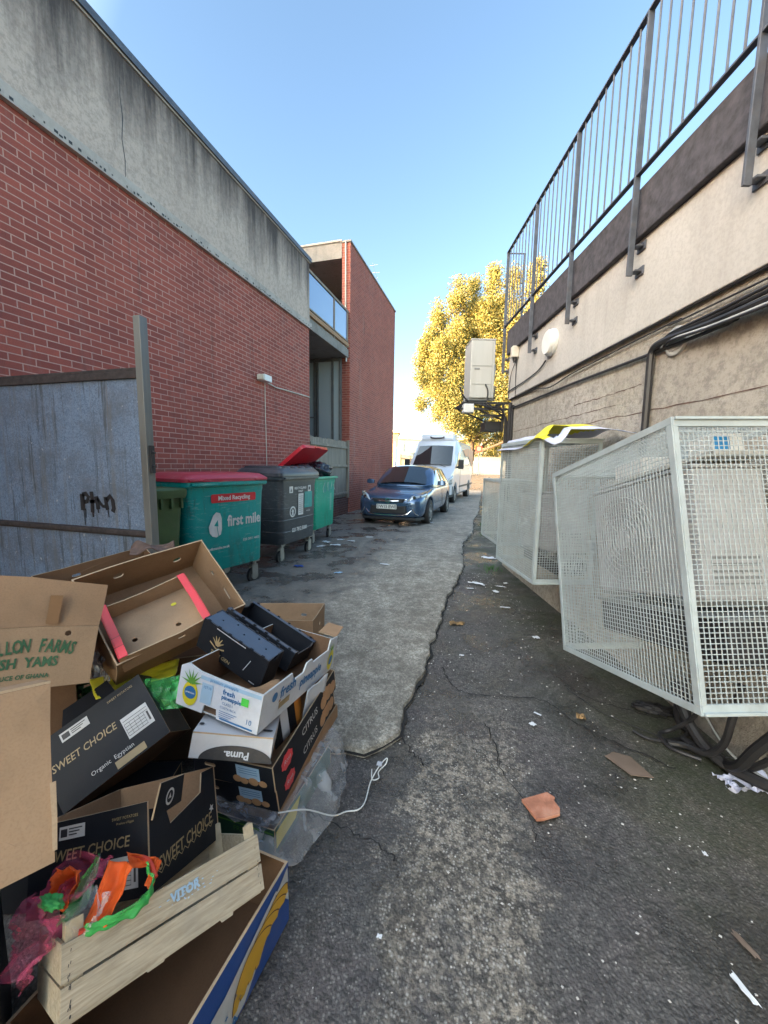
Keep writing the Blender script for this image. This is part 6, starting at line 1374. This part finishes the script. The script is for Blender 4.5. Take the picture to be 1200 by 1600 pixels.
LIT = [('paper_scrap', -.02, 6.51, .22, .12, 5, 'paper_white', 'largest flat white paper, nearest the middle cage corner'), ('paper_scrap', -.14, 4.99, .20, .07, -20, 'paper_white', 'crumpled white paper strip in the gutter beside the broken concrete'),
 ('paper_scrap', .09, 4.72, .06, .08, 30, 'paper_white', 'small white twist lying below the middle cage'), ('paper_scrap', .19, 4.20, .13, .03, 8, 'paper_white', 'thin pale sliver of paper in front of the middle cage'),
 ('paper_scrap', .43, 3.51, .055, .05, 15, 'paper_white', 'single white triangle of paper in front of the nearest cage'), ('paper_scrap', .16, 4.95, .12, .03, -8, 'paper_white', 'narrow white strip between two larger scraps'),
 ('paper_scrap', .22, 5.12, .07, .04, 40, 'paper_white', 'white crumb of paper near the cage corner'), ('paper_scrap', -.22, 4.75, .09, .03, 10, 'paper_white', 'white sliver just right of the concrete edge'),
 ('paper_scrap', -.18, 2.98, .04, .02, 10, 'paper_white', 'tiny white chip by the crack'), ('paper_scrap', .33, 2.37, .05, .015, -30, 'paper_white', 'thin white curl on the dark tarmac below the crack'),
 ('paper_scrap', .29, 2.26, .035, .03, 50, 'paper_white', 'white knot of string on the dark tarmac'), ('paper_scrap', .87, 1.64, .016, .018, 0, 'paper_white', 'round white dot of plastic on the right tarmac'),
 ('paper_scrap', .84, 1.33, .02, .07, 30, 'wet_card', 'brown twig-like scrap at the right edge'), ('paper_scrap', .77, 1.20, .018, .07, 25, 'paper_white', 'pale splinter at the lower right'), ('paper_scrap', -.28, 1.02, .018, .012, 0, 'paper_white', 'white chip on the worn tarmac in the foreground'),
 ('paper_scrap', -2.74, 6.44, .22, .08, 10, 'paper_white', 'white wrapper on the ground by the green bin'), ('paper_scrap', -3.01, 6.64, .18, .09, -25, 'paper_white', 'crumpled tissue under the green bin'), ('paper_scrap', -2.85, 6.95, .16, .06, 35, 'paper_white', 'white strip beyond the green bin wheel'),
 ('paper_scrap', -2.6, 6.9, .15, .05, 0, 'paper_white', 'white scrap in front of the green bin'), ('paper_scrap', -2.95, 6.25, .15, .08, 60, 'paper_white', 'tissue wad beside the grey bin wheel'), ('paper_scrap', -2.4, 7.4, .14, .05, 20, 'paper_white', 'white litter between the green bin and the car'),
 ('paper_scrap', -1.98, 4.75, .10, .06, 20, 'pale_blue_print', 'pale blue plastic scrap on the concrete lane'), ('paper_scrap', -1.50, 5.4, .14, .04, 0, 'paper_white', 'faint white mark of paper in mid lane'), ('paper_scrap', -2.0, 9.5, .35, .10, 5, 'paper_white', 'white wrapper flattened in front of the car'), ('paper_scrap', -1.6, 9.9, .3, .08, 0, 'paper_white', 'second flattened wrapper before the car wheel')]
for i, (nm, x, y, w, h, rz, mt, lb_) in enumerate(LIT): litter(nm, x, y, w, h, rz, mt, lb_, 'litter', i+1, .3)
litter('blue_wrapper', -2.66, 4.88, .16, .08, 15, 'litter_blue', 'bright blue plastic wrapper on the lane before the bins', 'litter', 40, .35, None)
litter('dry_leaf', -.28, 3.60, .16, .08, 20, 'dry_leaf', 'reddish dead leaf on the tarmac beside the concrete edge', 'leaf', 41, .5, None)
litter('dry_leaf', .58, 2.42, .06, .05, 0, 'dry_leaf', 'curled brown leaf by the crack under the nearest cage', 'leaf', 42, .7, None)
litter('bottle_cap', -.475, 1.665, .03, .03, 0, 'pale_grey_print', 'pale flat disc on the tarmac near the strap', 'litter', 43, .1, None)
def slabpiece(name, pts, t, mat, label, x, y, z=.006):
    m = MB(); m.panel(pts, (), t, (0, 0, 0), Z(t)); o = m.build(name, mat, bevel=.002); o.location = (x, y, z); return tag(o, label, name.replace('_', ' ').split()[-1])
slabpiece('broken_tile', [(-.085, .0), (-.03, -.085), (-.0, -.075), (.07, -.03), (.075, .0), (.055, .035), (.062, .055), (.03, .075)], .014, 'terracotta', 'broken terracotta tile lying flat on the tarmac', .275, 1.68)
slabpiece('card_piece', [(-.08, .04), (.01, -.065), (.115, -.05), (.05, .075), (-.03, .085)], .003, 'wet_card', 'wet flat brown card piece on the green tinged tarmac', .71, 2.06)
# tangle under the nearest cage
BK = [([(1.17, 2.10, .50), (1.159, 2.116, .301), (1.15, 2.14, .16), (1.12, 2.2, .06), (1.06, 2.28, .03), (.99, 2.30, .015)], .017, 'fat black hose looping down under the nearest cage'),
      ([(1.27, 1.93, .45), (1.2, 2.0, .25), (1.185, 2.08, .10), (1.19, 2.22, .03), (1.159, 2.375, .03), (1.117, 2.502, .05), (1.15, 2.6, .2)], .024, 'ribbed black hose lying along the foot of the right wall'),
      ([(1.38, 2.0, .34), (1.3, 2.1, .13), (1.26, 2.17, .035), (1.18, 2.24, .02), (1.08, 2.36, .02)], .016, 'black hose crossing the others under the nearest cage'),
      ([(1.07, 2.5, .27), (1.10, 2.35, .12), (1.16, 2.2, .045), (1.3, 2.05, .05), (1.5, 1.85, .10)], .027, 'thickest black hose at the right edge'),
      ([(1.2, 2.7, .30), (1.18, 2.55, .12), (1.12, 2.40, .03), (1.0, 2.33, .012), (.90, 2.31, .012), (.84, 2.36, .012)], .009, 'thin black cable trailing onto the tarmac'),
      ([(1.10, 2.2, .42), (1.10, 2.3, .2), (1.04, 2.38, .05), (.97, 2.36, .02), (.99, 2.26, .015), (1.1, 2.2, .02)], .011, 'black cable curling out toward the brown card')]
for p_, r_, l_ in BK: cable('hose', [(x*cos(R(-RA))-y*sin(R(-RA)) if False else x, y, z) for x, y, z in p_], r_, 'black_cable', l_, 'hose', frame='w', group='hoses under the nearest cage')
cable('cable', [(1.10, 2.62, .44), (1.16, 2.42, .22), (1.22, 2.25, .08), (1.30, 2.12, .05), (1.42, 2.0, .04)], .006, 'grey_cable', 'grey lead dropping from the tilted cage corner', frame='w')
cable('cable', [(1.28, 2.2, .07), (1.12, 2.24, .03), (.95, 2.36, .012), (.72, 2.50, .008), (.55, 2.72, .008)], .0025, 'black_cable', 'thin dark wire trailing over the tarmac', frame='w')
drape('rag', [(1.12, 2.13, .012), (1.34, 2.17, .03), (1.33, 2.05, .02), (1.16, 2.04, .01)], ['white_sheet'], 'crumpled pale blue and white rag beside the hoses', 'rag', .03, 6, 24, 5, bulge=.04)
blob('rubble', (1.02, 2.62, .02), .05, 'black_rubber', 'dark debris clump under the nearest cage', 'debris', seed=7, sq=(2.2, 1, .5), amp=.5)
# weeds
m = MB(); rnd = random.Random(31)
for cx, cy, n_ in ((.02, 5.75, 30), (-.1, 8.6, 40), (-.2, 10.2, 30)):
    for _ in range(n_):
        a = rnd.uniform(0, 2*pi); l = rnd.uniform(.03, .08)*(1+cy*.05); x, y = cx+rnd.gauss(0, .06), cy+rnd.gauss(0, .08); k = len(m.v)
        m.v += [Vector((x, y, 0)), Vector((x+.012, y, 0)), Vector((x+cos(a)*l*.6, y+sin(a)*l*.6, l))]; m.f.append((k, k+1, k+2)); m.m.append(0)
tag(m.build('weeds', ['leafy']), 'sparse weeds along the gutter beside the concrete', 'weeds', kind='stuff')
bpy.context.view_layer.update()
